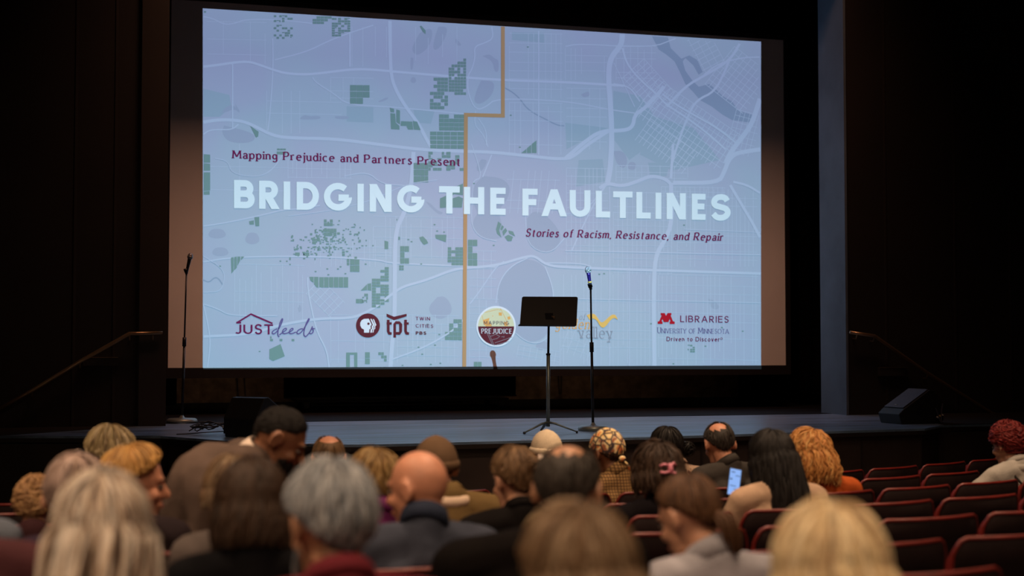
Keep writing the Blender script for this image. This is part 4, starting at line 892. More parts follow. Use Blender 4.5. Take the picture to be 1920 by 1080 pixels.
# ================================================================== people
M_eye = mat('eye_white', (.15, .115, .10), .7, spec=.1); M_iris = mat('iris_dark', (.03, .02, .015), .7, spec=.1)
SK = {}
def skin(key, col):
    if key not in SK: SK[key] = mat('skin_'+key, col, .5, noise_amt=.08, noise_scale=25, bump=.1, bump_scale=300)
    return SK[key]
skin('fair', (.50, .26, .165)); skin('rosy', (.54, .245, .15)); skin('tan', (.42, .22, .13)); skin('brown', (.22, .095, .05)); skin('pale', (.66, .42, .32))
LIP = mat('lips', (.40, .12, .10), .45); LIPD = mat('lips_dark', (.16, .05, .045), .45)
fold_tex = bpy.data.textures.new('cloth_folds', 'CLOUDS'); fold_tex.noise_scale = .12; fold_tex.noise_depth = 2
def cloth_mat(name, col, kind='plain', col2=None):
    m = mat(name, col, .85, spec=.04, noise_amt=.15, noise_scale=9, bump=.25, bump_scale=140)
    if kind == 'plain': return m
    nt = m.node_tree; b = nt.nodes['Principled BSDF']; tc = nt.nodes.new('ShaderNodeTexCoord')
    if kind == 'plaid':
        mx = None; prev = None
        for ax, sc_ in (((1, 0, 0), 62), ((0, 0, 1), 62)):
            dt = nt.nodes.new('ShaderNodeVectorMath'); dt.operation = 'DOT_PRODUCT'; dt.inputs[1].default_value = ax
            nt.links.new(tc.outputs['Object'], dt.inputs[0])
            ml = nt.nodes.new('ShaderNodeMath'); ml.operation = 'MULTIPLY'; ml.inputs[1].default_value = sc_; nt.links.new(dt.outputs['Value'], ml.inputs[0])
            fr = nt.nodes.new('ShaderNodeMath'); fr.operation = 'FRACT'; nt.links.new(ml.outputs[0], fr.inputs[0])
            gt = nt.nodes.new('ShaderNodeMath'); gt.operation = 'GREATER_THAN'; gt.inputs[1].default_value = .68; nt.links.new(fr.outputs[0], gt.inputs[0])
            if prev is None: prev = gt
            else:
                mx = nt.nodes.new('ShaderNodeMath'); mx.operation = 'MAXIMUM'; nt.links.new(prev.outputs[0], mx.inputs[0]); nt.links.new(gt.outputs[0], mx.inputs[1])
        mi = nt.nodes.new('ShaderNodeMix'); mi.data_type = 'RGBA'; nt.links.new(mx.outputs[0], mi.inputs[0]); mi.inputs[6].default_value = (*col, 1); mi.inputs[7].default_value = (*col2, 1)
        nt.links.new(mi.outputs[2], b.inputs['Base Color'])
    if kind == 'floral':
        vo = nt.nodes.new('ShaderNodeTexVoronoi'); vo.inputs['Scale'].default_value = 38; nt.links.new(tc.outputs['Object'], vo.inputs['Vector'])
        r = nt.nodes.new('ShaderNodeValToRGB'); r.color_ramp.elements[0].color = (*col2, 1); r.color_ramp.elements[1].color = (*col, 1); r.color_ramp.elements[0].position = .3; r.color_ramp.elements[1].position = .5
        nt.links.new(vo.outputs['Distance'], r.inputs['Fac']); nt.links.new(r.outputs['Color'], b.inputs['Base Color'])
    return m
def remesh(o, vox, smooth=3, folds=0.0):
    m = o.modifiers.new('one_surface', 'REMESH'); m.mode = 'VOXEL'; m.voxel_size = vox; m.use_smooth_shade = True
    if folds:
        d = o.modifiers.new('folds', 'DISPLACE'); d.texture = fold_tex; d.strength = folds; d.mid_level = .5; d.texture_coords = 'LOCAL'
    s_ = o.modifiers.new('soften', 'SMOOTH'); s_.iterations = smooth; s_.factor = .5
    return o
def head_shapes(bm, M, hs):
    S = M @ Matrix.Diagonal((hs, hs, hs, 1))
    ell(bm, (0, -.008, .022), (.076, .096, .093), S, 20, 14)
    ell(bm, (0, .026, -.032), (.060, .070, .088), S)
    ell(bm, (0, .058, -.098), (.036, .036, .028), S)
    ell(bm, (0, .03, -.085), (.052, .055, .038), S)
    cap(bm, S @ Vector((0, .092, .008)), S @ Vector((0, .116, -.028)), .009*hs, .015*hs)
    ell(bm, (0, .092, -.066), (.026, .013, .016), S)
    ell(bm, (0, .080, .024), (.05, .018, .014), S)
    for s_ in (-1, 1):
        ell(bm, (s_*.040, .066, -.03), (.02, .025, .02), S)
        Me = S @ Matrix.Translation((s_*.079, -.012, -.006)) @ Matrix.Rotation(s_*R(18), 4, 'Z') @ Matrix.Rotation(R(-10), 4, 'X')
        ell(bm, (0, 0, 0), (.009, .021, .031), Me, 10, 8)
        pts = [Me @ Vector((s_*.006, .019*math.cos(t), .031*math.sin(t))) for t in [2*PI*k/12 for k in range(12)]]
        tube(bm, pts, .0062*hs, 6, closed=True)
def face_parts(M, hs, parent, dark=False, brow=(.1, .06, .04)):
    S = M @ Matrix.Diagonal((hs, hs, hs, 1))
    for s_ in (-1, 1):
        bm = bmesh.new(); ell(bm, (s_*.031, .0835, .000), (.0125, .0100, .0075), S, 10, 8); e_ = obj('eye', bm, M_eye, parent, True)
        bm = bmesh.new(); ell(bm, (s_*.031, .0922, .000), (.0055, .0035, .0055), S, 8, 6); obj('iris', bm, M_iris, e_, True)
        bm = bmesh.new(); tube(bm, [S @ Vector((s_*.015, .0965, .022)), S @ Vector((s_*.032, .0955, .028)), S @ Vector((s_*.05, .080, .022))], [.003, .0045, .002], 6); obj('eyebrow', bm, mat('brow', brow, .8), parent, True)
    bm = bmesh.new(); ell(bm, (0, .1015, -.062), (.022, .006, .0045), S, 12, 8); ell(bm, (0, .101, -.0695), (.018, .006, .005), S, 12, 8); obj('lips', bm, LIPD if dark else LIP, parent, True)
def hairline(az, f, s, b):
    a_ = abs(((az+PI) % (2*PI))-PI)
    if a_ < PI/2: t = a_/(PI/2); t = t*t*(3-2*t); return R(f+(s-f)*t)
    t = (a_-PI/2)/(PI/2); t = t*t*(3-2*t); return R(s+(b-s)*t)
def make_hair(name, M, hs, parent, m, line=(52, 92, 122), vol=.012, n=260, length=.11, r=.0055, drop=0, azmin=55, bald=None, curl=0.0, part=False, tmin=0, capr=1.0, outward=.1, seed=1, wob=.006, nocap=False):
    rnd = random.Random(seed)
    S = M @ Matrix.Diagonal((hs, hs, hs, 1))
    c_ = Vector((0, -.008, .022)); rad = Vector((.077+vol*.55, .097+vol*.55, .094+vol*.7))
    tilt = Matrix.Rotation(R(18), 3, 'X')
    bd = None
    if bald: bd = (Vector((math.sin(R(bald[1]))*math.sin(R(bald[0])), math.sin(R(bald[1]))*math.cos(R(bald[0])), math.cos(R(bald[1])))), R(bald[2]))
    def dirv(az, th): return tilt @ Vector((math.sin(th)*math.sin(az), math.sin(th)*math.cos(az), math.cos(th)))
    def pos(az, th, k=1.0):
        d = dirv(az, th); return c_+Vector((d.x*rad.x, d.y*rad.y, d.z*rad.z))*k
    bm = bmesh.new()
    n = int(n*1.7); r = r*.68
    if not nocap:
        na, nt_ = 36, 10; grid_ = []
        for i in range(na):
            az = 2*PI*i/na-PI; te = hairline(az, *line)
            if drop and abs(az) > R(azmin): te = max(te, R(105))
            grid_.append([pos(az, te*j/nt_, .985*capr) for j in range(nt_+1)])
        for i in range(na):
            for j in range(nt_):
                q = [grid_[i][j], grid_[(i+1) % na][j], grid_[(i+1) % na][j+1], grid_[i][j+1]]
                if bd and any((tilt @ Vector(((v-c_).x/rad.x, (v-c_).y/rad.y, (v-c_).z/rad.z))).angle(tilt @ bd[0], 9) < bd[1] for v in q if (v-c_).length > 1e-6): continue
                if j == 0: bm.faces.new([bm.verts.new(S @ v) for v in (q[1], q[2], q[3])])
                else: bm.faces.new([bm.verts.new(S @ v) for v in q])
        bmesh.ops.remove_doubles(bm, verts=bm.verts, dist=1e-5)
    for _ in range(n):
        az = rnd.uniform(-PI, PI); te = hairline(az, *line); hang = drop and abs(az) > R(azmin)
        if hang: te = R(92+20*math.cos(az))
        t0_ = te*math.sqrt(rnd.random())*.95
        if t0_ < R(tmin): t0_ = R(tmin)+rnd.random()*(te*.95-R(tmin))
        if part and abs(az) < R(100): t0_ *= .7
        if bd and Vector((math.sin(t0_)*math.sin(az), math.sin(t0_)*math.cos(az), math.cos(t0_))).angle(bd[0]) < bd[1]: continue
        L_ = length*rnd.uniform(.7, 1.15)/.095
        t1_ = min(t0_+L_, te+.04); pts = []; k0 = 1+rnd.uniform(0, vol*5); ns = 6
        daz = rnd.uniform(-.12, .12)+ (curl*rnd.uniform(-1.5, 1.5))
        ph = rnd.uniform(0, 6.28)
        for j in range(ns+1):
            f_ = j/ns; th = t0_+(t1_-t0_)*f_
            kk = 1.0+(k0-1)*(math.sin(PI*min(1, f_*.9+.1)) if not hang else min(1, f_*2+.3)) + curl*.09*math.sin(ph+f_*9)
            pts.append(pos(az+daz*f_+curl*.25*math.sin(ph*2+f_*8), th, kk))
        if hang:
            if t1_ < te:
                for j in range(1, 4): pts.append(pos(az+daz, t1_+(te-t1_)*j/3, k0))
            p = pts[-1].copy(); base = Vector((p.x, p.y)); D_ = drop*rnd.uniform(.78, 1.05); ns2 = max(4, int(drop/.03))
            ph = rnd.uniform(0, 6.28)
            for j in range(1, ns2+1):
                f_ = j/ns2; o_ = 1+outward*math.sin(f_*PI*.8)
                yy = min(base.y*o_, base.y) if base.y < 0 else base.y*(1-.2*f_)
                pts.append(Vector((base.x*o_+wob*math.sin(ph+f_*5)+curl*.03*math.sin(ph+f_*12), yy-.012*f_+wob*math.cos(ph+f_*4)+curl*.03*math.cos(ph+f_*12), p.z-D_*f_)))
        m_ = len(pts); rr = [r*hs*(.55+.6*math.sin(PI*min(1, (i+.6)/(m_)))) for i in range(m_)]; rr[-1] = r*.2
        tube(bm, [S @ p for p in pts], rr, 4, caps=False, flat=.8)
    return obj(name, bm, m, parent, True)
def hand(bm, wr, d, n_, s_, grip=False):
    """palm, four unequal fingers and a thumb; d runs along the hand, n_ is the palm normal"""
    d = Vector(d).normalized(); n_ = (Vector(n_)-d*Vector(n_).dot(d)).normalized(); l = d.cross(n_)*s_
    wr = Vector(wr); cap(bm, wr, wr+d*.05, .026, .03)
    for k, (L1, off) in enumerate(((.066, .028), (.074, .0095), (.069, -.0095), (.055, -.028))):
        a_ = wr+d*.07+l*off*.9; b_ = a_+d*L1*.55+l*off*.25-n_*(.012 if not grip else .02); c_ = b_+d*L1*.35-n_*(.02 if not grip else .035)
        cap(bm, wr+d*.03+l*off*.6, a_, .012, .0095, seg=8); cap(bm, a_, b_, .0092, .0085, seg=8); cap(bm, b_, c_, .0085, .0075, seg=8)
    a_ = wr+d*.02+l*.02; b_ = a_+d*.035+l*.035; cap(bm, a_, b_, .014, .0105, seg=8); cap(bm, b_, b_+d*.032+l*.008, .0105, .0085, seg=8)
def build_person(J, M, hs, w, spec, loc, rz):
    """J: joints; M: head frame. The figure is one skin surface; clothes and hair are its children"""
    V = {k: Vector(v) for k, v in J.items()}
    hip, neck = V['hip'], V['neck']; lat = (V['sr']-V['sl']).normalized(); up = (neck-hip).normalized(); fwd = up.cross(lat).normalized()
    chest = neck-up*.16
    skull = M @ Vector((0, -.02, -.05))
    bm = bmesh.new(); head_shapes(bm, M, hs)
    nb = .052*hs
    cap(bm, neck-up*.03, skull, nb*1.12, nb)
    cap(bm, neck-up*.03+fwd*.03, M @ Vector((0, .01, -.08)), nb*.9, nb*.8)
    for s_ in (-1, 0, 1): cap(bm, hip+lat*s_*.07, chest+lat*s_*.075*w, .09, .088)
    for k in ('l', 'r'):
        cap(bm, neck-up*.02, V['s'+k], .045, .05); cap(bm, V['s'+k], V['e'+k], .043, .036); cap(bm, V['e'+k], V['w'+k], .036, .024)
        fw_ = (V['w'+k]-V['e'+k]).normalized(); hand(bm, V['w'+k], V.get('hd'+k, fw_), V.get('hn'+k, Vector((0, 0, 1))), 1 if k == 'l' else -1, grip=('hd'+k) in V)
        s_ = -1 if k == 'l' else 1
        cap(bm, hip+lat*s_*.09, V['k'+k], .075, .052); cap(bm, V['k'+k], V['a'+k], .05, .035)
        ft = V.get('toe', Vector((0, 1, 0))); cap(bm, V['a'+k], V['a'+k]+ft*.13-Vector((0, 0, .045)), .035, .025)
    vox = spec.get('vox', .0095)
    body = obj('person', bm, skin(spec['skin'], None) if spec['skin'] in SK else SK['fair'], None, True); remesh(body, vox, 2)
    body.location = loc; body.rotation_euler = (0, 0, rz)
    tag(body, spec['label'], 'person')
    # upper garment
    g = spec['top']; mt = g['m']; bm = bmesh.new(); th = g.get('thick', 1.0)
    for s_ in (-1, 0, 1):
        if 'mid' in V: cap(bm, hip+lat*s_*.085, V['mid']+lat*s_*.08, .118*th, .125*th); cap(bm, V['mid']+lat*s_*.08, chest+lat*s_*.088*w-fwd*.005, .125*th, .115*th)
        else: cap(bm, hip+lat*s_*.085, chest+lat*s_*.088*w-fwd*.005, .118*th, .115*th)
    for k in ('l', 'r'):
        cap(bm, neck-up*.028-fwd*.006, V['s'+k], .062*th, .068*th); cap(bm, V['s'+k], V['e'+k], .066*th, .054*th); cap(bm, V['e'+k], V['e'+k].lerp(V['w'+k], .93), .054*th, .039*th)
    cap(bm, neck-up*.09-fwd*.015, neck-up*.004-fwd*.012, .095*th, .068*th)
    if g.get('coat'):
        for s_ in (-1, 1): cap(bm, hip+lat*s_*.12, hip+lat*s_*.16-up*.12, .11, .12)
    go = obj(g['name'], bm, mt, body, True); remesh(go, g.get('vox', .013), 3, g.get('folds', .012))
    if g.get('collar', True):
        bm = bmesh.new(); ax = (skull-neck).normalized(); s2 = ax.cross(Vector((0, 0, 1))) if abs(ax.z) < .9 else ax.cross(Vector((0, 1, 0))); s2.normalize(); u2 = s2.cross(ax)
        ch_ = g.get('collar_h', .03); cr = g.get('collar_r', .064)*hs
        rings = []
        for (r_, h_) in ((cr*1.12, -.012), (cr*1.08, ch_*.5), (cr, ch_), (cr*.93, ch_*.9), (cr*.95, -.01)):
            rings.append([bm.verts.new(neck-up*.0+ax*h_+(s2*math.cos(2*PI*k/20)+u2*math.sin(2*PI*k/20))*r_) for k in range(20)])
        for i in range(5):
            A_, B_ = rings[i], rings[(i+1) % 5]
            for k in range(20): bm.faces.new((A_[k], A_[(k+1) % 20], B_[(k+1) % 20], B_[k]))
        obj('collar', bm, g.get('collar_m', mt), go, True)
    if g.get('hood'):
        bm = bmesh.new(); hb = neck-fwd*.035-up*.01
        pts = [hb+lat*(.10*math.cos(t)) - fwd*.03*math.sin(t)+fwd*(.10*(1-math.sin(t))) for t in [PI*(k/8) for k in range(9)]]
        tube(bm, pts, [.012, .02, .027, .032, .034, .032, .027, .02, .012], 10); hd_ = obj('hood', bm, g.get('hood_m', mt), go, True); remesh(hd_, .012, 4, .01)
    if g.get('strap'):
        bm = bmesh.new(); a_ = V['sl']+up*.065+lat*.09; tube(bm, [a_, a_-fwd*.125-up*.09+lat*.01, a_-fwd*.125-up*.30+lat*.11, hip-fwd*.12+lat*.09], .008, 6); obj('bag_strap', bm, cloth_mat('strap_black', (.02, .018, .016)), go, True)
    # trousers and shoes
    bm = bmesh.new()
    for k in ('l', 'r'):
        s_ = -1 if k == 'l' else 1
        cap(bm, hip+lat*s_*.085, V['k'+k], .092, .068); cap(bm, V['k'+k], V['k'+k].lerp(V['a'+k], .92), .066, .05)
    cap(bm, hip-lat*.07, hip+lat*.07, .105, .105)
    tr_ = obj('trousers', bm, TROUS[spec['n'] % 3], body, True); remesh(tr_, .02, 2)
    for k in ('l', 'r'):
        bm = bmesh.new(); ft = V.get('toe', Vector((0, 1, 0))); a_ = V['a'+k]; cap(bm, a_-ft*.03-Vector((0, 0, .04)), a_+ft*.15-Vector((0, 0, .048)), .042, .036)
        for v in bm.verts: v.co.z = max(v.co.z, a_.z-.088)
        obj('shoe', bm, M_box, body, True)
    face_parts(M, hs, body, spec['skin'] == 'brown', spec.get('brow', (.1, .06, .04)))
    return body, go
TROUS = [cloth_mat('denim_trousers', (.03, .04, .07)), cloth_mat('black_trousers', (.015, .014, .014)), cloth_mat('brown_trousers', (.06, .045, .03))]
def headM(center, yaw, pitch, roll): return Matrix.Translation(center) @ Euler((R(-pitch), R(roll), R(yaw)), 'YXZ').to_matrix().to_4x4()
people = []
def seated(key, row, px, top, label, skin_='fair', yaw=0, pitch=8, roll=0, hs=1.0, w=1.0, bx=0, hairs=(), top_g=None, turn=0, extra=None, lean=0.0, arms=None, hairtop=.014, vox=.0095, brow=(.1, .06, .04), slump=0.0):
    rad = rowR(row)-.17-lean
    if hairtop == .014 and hairs: hairtop = max(.006+h['vol']*.95 if 'vol' in h else .018 for h in hairs)
    p = circ_hit(px, rad)
    dist = (p-Vector((EYE.x, EYE.y, 0))).dot(fh); zt_ = onD(px, top, dist).z
    fz = floor_z(p.x, p.y); H = zt_-fz-hairtop
    rz = math.atan2(YCc-p.y, XC-p.x)-PI/2+R(turn)
    zc = H-.115*hs
    hy = 0.0
    M = headM(Vector((0, hy+.045, zc)), yaw, pitch+4, roll)
    nk = Vector((bx*.55, -.035-lean*.25, H-.205*hs-.02)); hip = Vector((bx, .02-lean*.6, .50))
    if H < 1.05: hip.z = max(.42, .5-(1.05-H)*.5)
    J = dict(hip=hip, neck=nk)
    sz = -.068
    for k, s_ in (('l', -1), ('r', 1)):
        sh = nk+Vector((s_*.178*w+bx*.2, .005, sz)); J['s'+k] = sh
        J['e'+k] = sh+Vector((s_*.05, .05, -.27)); J['w'+k] = Vector((bx+s_*.12, .29, .63))
        J['k'+k] = Vector((bx+s_*.11, .44, .52)); J['a'+k] = Vector((bx+s_*.11, .46, .09))
    if arms: 
        for k_, v in arms.items(): J[k_] = (J['s'+k_[1]]+Vector(v)) if k_[0] in 'ew' and len(k_) == 2 else Vector(v)
    spec = dict(label=label, skin=skin_, top=top_g, n=len(people), vox=vox, brow=brow)
    body, go = build_person(J, M, hs, w, spec, (p.x, p.y, fz), rz)
    for i, h in enumerate(hairs):
        h = dict(h); nm = h.pop('name', 'hair'); mm = h.pop('m'); make_hair(nm, M, hs, body, mm, seed=len(people)*7+i+3, **h)
    if extra: extra(body, M, hs, J)
    people.append((key, row, body, label, math.atan2(p.x-XC, YCc-p.y)))
    return body, M, J
def G_(name, col, **k):
    kind = k.pop('kind', 'plain'); col2 = k.pop('col2', None)
    return dict(name=name, m=cloth_mat(name+'_cloth', col, kind, col2), **k)
# ---- extras worn on the head
def beanie(col, m=None, h=1.0, low=70):
    def f(body, M, hs, J):
        S = M @ Matrix.Diagonal((hs, hs, hs, 1)); T_ = S @ Matrix.Translation((0, -.01, .022)) @ Matrix.Rotation(R(14), 4, 'X')
        mm = m or cloth_mat('knit_cap_wool', col)
        prof = [(0, .118*h)]+[(.092*math.sin(R(a_)), (.114*h)*math.cos(R(a_))) for a_ in (12, 25, 40, 55, 70, 82, 92)]
        bm = bmesh.new(); n_ = 28; rings = []
        for r_, z in prof:
            if r_ == 0: rings.append([bm.verts.new(T_ @ Vector((0, 0, z)))])
            else: rings.append([bm.verts.new(T_ @ Vector((r_*math.cos(2*PI*k/n_)*(1+.012*(k % 2)), r_*1.16*math.sin(2*PI*k/n_)*(1+.012*(k % 2)), z))) for k in range(n_)])
        for A_, B_ in zip(rings, rings[1:]):
            for k in range(n_):
                q = []
                for x in (A_[k % len(A_)], B_[k % len(B_)], B_[(k+1) % n_], A_[(k+1) % len(A_)]):
                    if x not in q: q.append(x)
                bm.faces.new(q)
        b_ = obj('knit_cap', bm, mm, body, True)
        bm = bmesh.new(); pts = [T_ @ Vector((.090*math.cos(t), .104*math.sin(t), -.004)) for t in [2*PI*k/24 for k in range(24)]]; tube(bm, pts, .011*hs, 8, closed=True, flat=1.9); obj('cap_cuff', bm, mm, b_, True)
    return f
def bun(mm, pos, r=.035, n=60):
    def f(body, M, hs, J):
        rnd = random.Random(5); bm = bmesh.new(); c_ = Vector(pos); S = M @ Matrix.Diagonal((hs, hs, hs, 1)); ell(bm, c_, (r*.85,)*3, S, 10, 8)
        for _ in range(n):
            ax = Vector((rnd.gauss(0, 1), rnd.gauss(0, 1), rnd.gauss(0, 1))).normalized(); s1 = ax.orthogonal().normalized(); s2 = ax.cross(s1); a0 = rnd.uniform(0, 6.28); k_ = rnd.uniform(.9, 1.08)
            tube(bm, [S @ (c_+(s1*math.cos(a0+t)+s2*math.sin(a0+t))*r*k_) for t in [i*.35 for i in range(7)]], .0045, 4, caps=False)
        obj('hair_bun', bm, mm, body, True)
    return f
def chain(*fs):
    def f(*a_):
        for g in fs: g(*a_)
    return f
def ball_clip(pos, col=(.9, .75, .65), r=.012):
    def f(body, M, hs, J):
        S = M @ Matrix.Diagonal((hs, hs, hs, 1)); bm = bmesh.new(); ell(bm, pos, (r, r, r), S); o = obj('pearl_hair_clip', bm, mat('pearl', col, .2), body, True); tag(o, 'round pearl hair clip')
    return f
def claw_clip(body, M, hs, J):
    S = M @ Matrix.Diagonal((hs, hs, hs, 1)); m_ = mat('pink_clip', (.62, .22, .30), .35)
    bm = bmesh.new(); y = -.155; cx_, cz = -.03, .012
    ell(bm, (cx_+.012, y, cz), (.012, .012, .024), S)
    for s_ in (-1, 1):
        tube(bm, [S @ Vector((cx_+.012, y, cz+s_*.012)), S @ Vector((cx_-.02, y-.004, cz+s_*.018)), S @ Vector((cx_-.034, y+.006, cz+s_*.012))], .006, 8)
        tube(bm, [S @ Vector((cx_+.012, y, cz+s_*.012)), S @ Vector((cx_+.03, y, cz+s_*.022)), S @ Vector((cx_+.042, y+.01, cz+s_*.012))], .006, 8)
    tag(obj('claw_hair_clip', bm, m_, body, True), 'pink claw hair clip')
def headscarf(body, M, hs, J):
    S = M @ Matrix.Diagonal((hs, hs, hs, 1))
    m = bpy.data.materials.new('patterned_scarf'); m.use_nodes = True; nt = m.node_tree; b = nt.nodes['Principled BSDF']; b.inputs['Roughness'].default_value = .7
    tc = nt.nodes.new('ShaderNodeTexCoord'); vo = nt.nodes.new('ShaderNodeTexVoronoi'); vo.feature = 'DISTANCE_TO_EDGE'; vo.inputs['Scale'].default_value = 22
    no = nt.nodes.new('ShaderNodeTexNoise'); no.inputs['Scale'].default_value = 18; r = nt.nodes.new('ShaderNodeValToRGB'); e = r.color_ramp.elements
    e[0].position = .38; e[0].color = (.72, .20, .05, 1); e[1].position = .62; e[1].color = (.35, .12, .05, 1); e.new(.46).color = (.82, .62, .25, 1); e.new(.54).color = (.85, .70, .42, 1)
    r2 = nt.nodes.new('ShaderNodeValToRGB'); r2.color_ramp.elements[0].position = .05; r2.color_ramp.elements[1].position = .12
    mi = nt.nodes.new('ShaderNodeMix'); mi.data_type = 'RGBA'; mi.inputs[6].default_value = (.04, .025, .03, 1)
    nt.links.new(tc.outputs['Object'], vo.inputs['Vector']); nt.links.new(tc.outputs['Object'], no.inputs['Vector']); nt.links.new(no.outputs['Fac'], r.inputs['Fac']); nt.links.new(vo.outputs['Distance'], r2.inputs['Fac'])
    nt.links.new(r2.outputs['Color'], mi.inputs[0]); nt.links.new(r.outputs['Color'], mi.inputs[7]); nt.links.new(mi.outputs[2], b.inputs['Base Color'])
    bm = bmesh.new(); T_ = S @ Matrix.Translation((0, 0, .022)) @ Matrix.Rotation(R(22), 4, 'X'); n_ = 28; rings = []
    for a_ in (0, 14, 28, 42, 56, 70, 84, 92):
        if a_ == 0: rings.append([bm.verts.new(T_ @ Vector((0, 0, .112)))]); continue
        rings.append([bm.verts.new(T_ @ Vector((.092*math.sin(R(a_))*math.cos(2*PI*k/n_)*(1+.02*math.sin(5*2*PI*k/n_)), .108*math.sin(R(a_))*math.sin(2*PI*k/n_), .112*math.cos(R(a_))))) for k in range(n_)])
    for A_, B_ in zip(rings, rings[1:]):
        for k in range(n_):
            q = []
            for x in (A_[k % len(A_)], B_[k], B_[(k+1) % n_], A_[(k+1) % len(A_)]):
                if x not in q: q.append(x)
            bm.faces.new(q)
    so_ = obj('headscarf', bm, m, body, True)
    bm = bmesh.new(); ell(bm, (0, -.115, -.045), (.022, .016, .016), S); tube(bm, [S @ Vector((0, -.115, -.045)), S @ Vector((.03, -.12, -.09)), S @ Vector((.04, -.11, -.13))], [.012, .02, .006], 8, flat=.4)
    obj('scarf_knot', bm, m, so_, True)
def beard(mm, n=120):
    def f(body, M, hs, J):
        rnd = random.Random(3); S = M @ Matrix.Diagonal((hs, hs, hs, 1)); bm = bmesh.new()
        for _ in range(n):
            a_ = rnd.uniform(-1.45, 1.45); z = rnd.uniform(-.11, -.045); c_ = Vector((.062*math.sin(a_), .028+.068*math.cos(a_), z))
            if abs(a_) < .35 and z > -.08 and z < -.052: continue
            d = Vector((math.sin(a_)*.3, math.cos(a_)*.3, -1)); tube(bm, [S @ c_, S @ (c_+d*.014), S @ (c_+d*.03)], [.006, .0055, .001], 4, caps=False)
        obj('beard', bm, mm, body, True)
    return f
H = lambda *c_: c_
hm = {
 'kgold': hair_mat('dark_golden_hair', [(.10, .055, .02), (.30, .19, .07), (.18, .10, .035), (.36, .26, .13)]),
 'ashblond': hair_mat('ash_blond_hair', [(.03, .02, .014), (.16, .11, .08), (.50, .41, .32), (.62, .57, .50), (.05, .034, .025)]),
 'grey': hair_mat('grey_hair', [(.08, .09, .105), (.22, .25, .285), (.38, .40, .42), (.13, .14, .155)]),
 'brownblond': hair_mat('brown_blond_hair', [(.05, .028, .014), (.16, .10, .055), (.10, .06, .032), (.27, .20, .13)]),
 'blond': hair_mat('blond_hair', [(.40, .27, .14), (.66, .54, .32), (.34, .22, .12), (.78, .68, .46)]),
 'brown': hair_mat('brown_hair', [(.035, .017, .009), (.12, .06, .03), (.06, .03, .016)]),
 'darkbrown': hair_mat('dark_brown_hair', [(.016, .009, .006), (.045, .025, .015), (.028, .015, .009)]),
 'chestnut': hair_mat('chestnut_hair', [(.05, .028, .014), (.17, .10, .05), (.08, .045, .022)]),
 'greybrown': hair_mat('grey_brown_hair', [(.12, .085, .05), (.2, .16, .1), (.16, .12, .08), (.27, .23, .17)]),
 'black': hair_mat('black_hair', [(.004, .0035, .0035), (.010, .008, .007), (.006, .005, .005)]),
 'ginger': hair_mat('ginger_hair', [(.42, .17, .045), (.55, .27, .08), (.32, .12, .03), (.60, .36, .13)]),
 'golden': hair_mat('golden_hair', [(.34, .17, .05), (.55, .32, .10), (.20, .10, .03), (.45, .26, .09)]),
 'darkgrey': hair_mat('dark_grey_hair', [(.018, .015, .013), (.05, .042, .036), (.03, .026, .022)]),
 'redcurl': hair_mat('dark_red_hair', [(.10, .008, .008), (.17, .016, .013), (.06, .005, .006)]),
 'pinkgrey': hair_mat('pinkish_grey_hair', [(.24, .165, .14), (.42, .32, .28), (.06, .035, .03), (.36, .26, .21)]),
 'sand': hair_mat('sandy_curly_hair', [(.42, .26, .12), (.30, .17, .08), (.22, .12, .06)]),
 'oliveblond': hair_mat('olive_blond_hair', [(.16, .11, .05), (.32, .25, .13), (.10, .065, .03), (.42, .34, .22)]),
}
SHORT = dict(line=(50, 88, 120), length=.07, n=360, r=.0055, vol=.010)
# ---- nearest row
seated('c', 9, 1097, 938, 'person with short brown-blond hair close to the camera at bottom centre, seen from behind', 'fair', yaw=8, pitch=6, hs=1.0,
       hairs=[dict(m=hm['brownblond'], line=(50, 92, 135), length=.10, n=520, r=.0058, vol=.020, drop=.06, azmin=100)], top_g=G_('brown_sweater', (.08, .06, .045), folds=.014), vox=.008)
seated('d', 9, 1577, 936, 'person with pale blond hair close to the camera at bottom right', 'fair', yaw=-6, pitch=8, hs=1.0,
       hairs=[dict(m=hm['blond'], line=(52, 105, 135), length=.12, n=520, r=.0062, vol=.022, drop=.09, azmin=85)], top_g=G_('grey_cardigan', (.12, .11, .11), folds=.014), vox=.008)
seated('a', 8, 192, 876, 'woman with long streaked grey-blond hair over her shoulders at bottom left', 'fair', yaw=4, pitch=6, hs=1.02, w=.95,
       hairs=[dict(m=hm['ashblond'], line=(50, 95, 130), length=.14, n=720, r=.0068, vol=.019, drop=.40, azmin=48, outward=.22, wob=.014)], top_g=G_('plum_knit_top', (.08, .03, .045)), vox=.009)
seated('b', 8, 626, 856, 'grey-haired man with a grey beard in a maroon sweater, near the camera', 'tan', yaw=16, pitch=9, hs=1.02, w=1.08, bx=.02,
       hairs=[dict(m=hm['grey'], line=(50, 86, 124), length=.075, n=640, r=.0055, vol=.020)], extra=beard(hm['grey'], 180), top_g=G_('maroon_sweater', (.12, .018, .026), collar_r=.068), vox=.0085, brow=(.3, .3, .3))
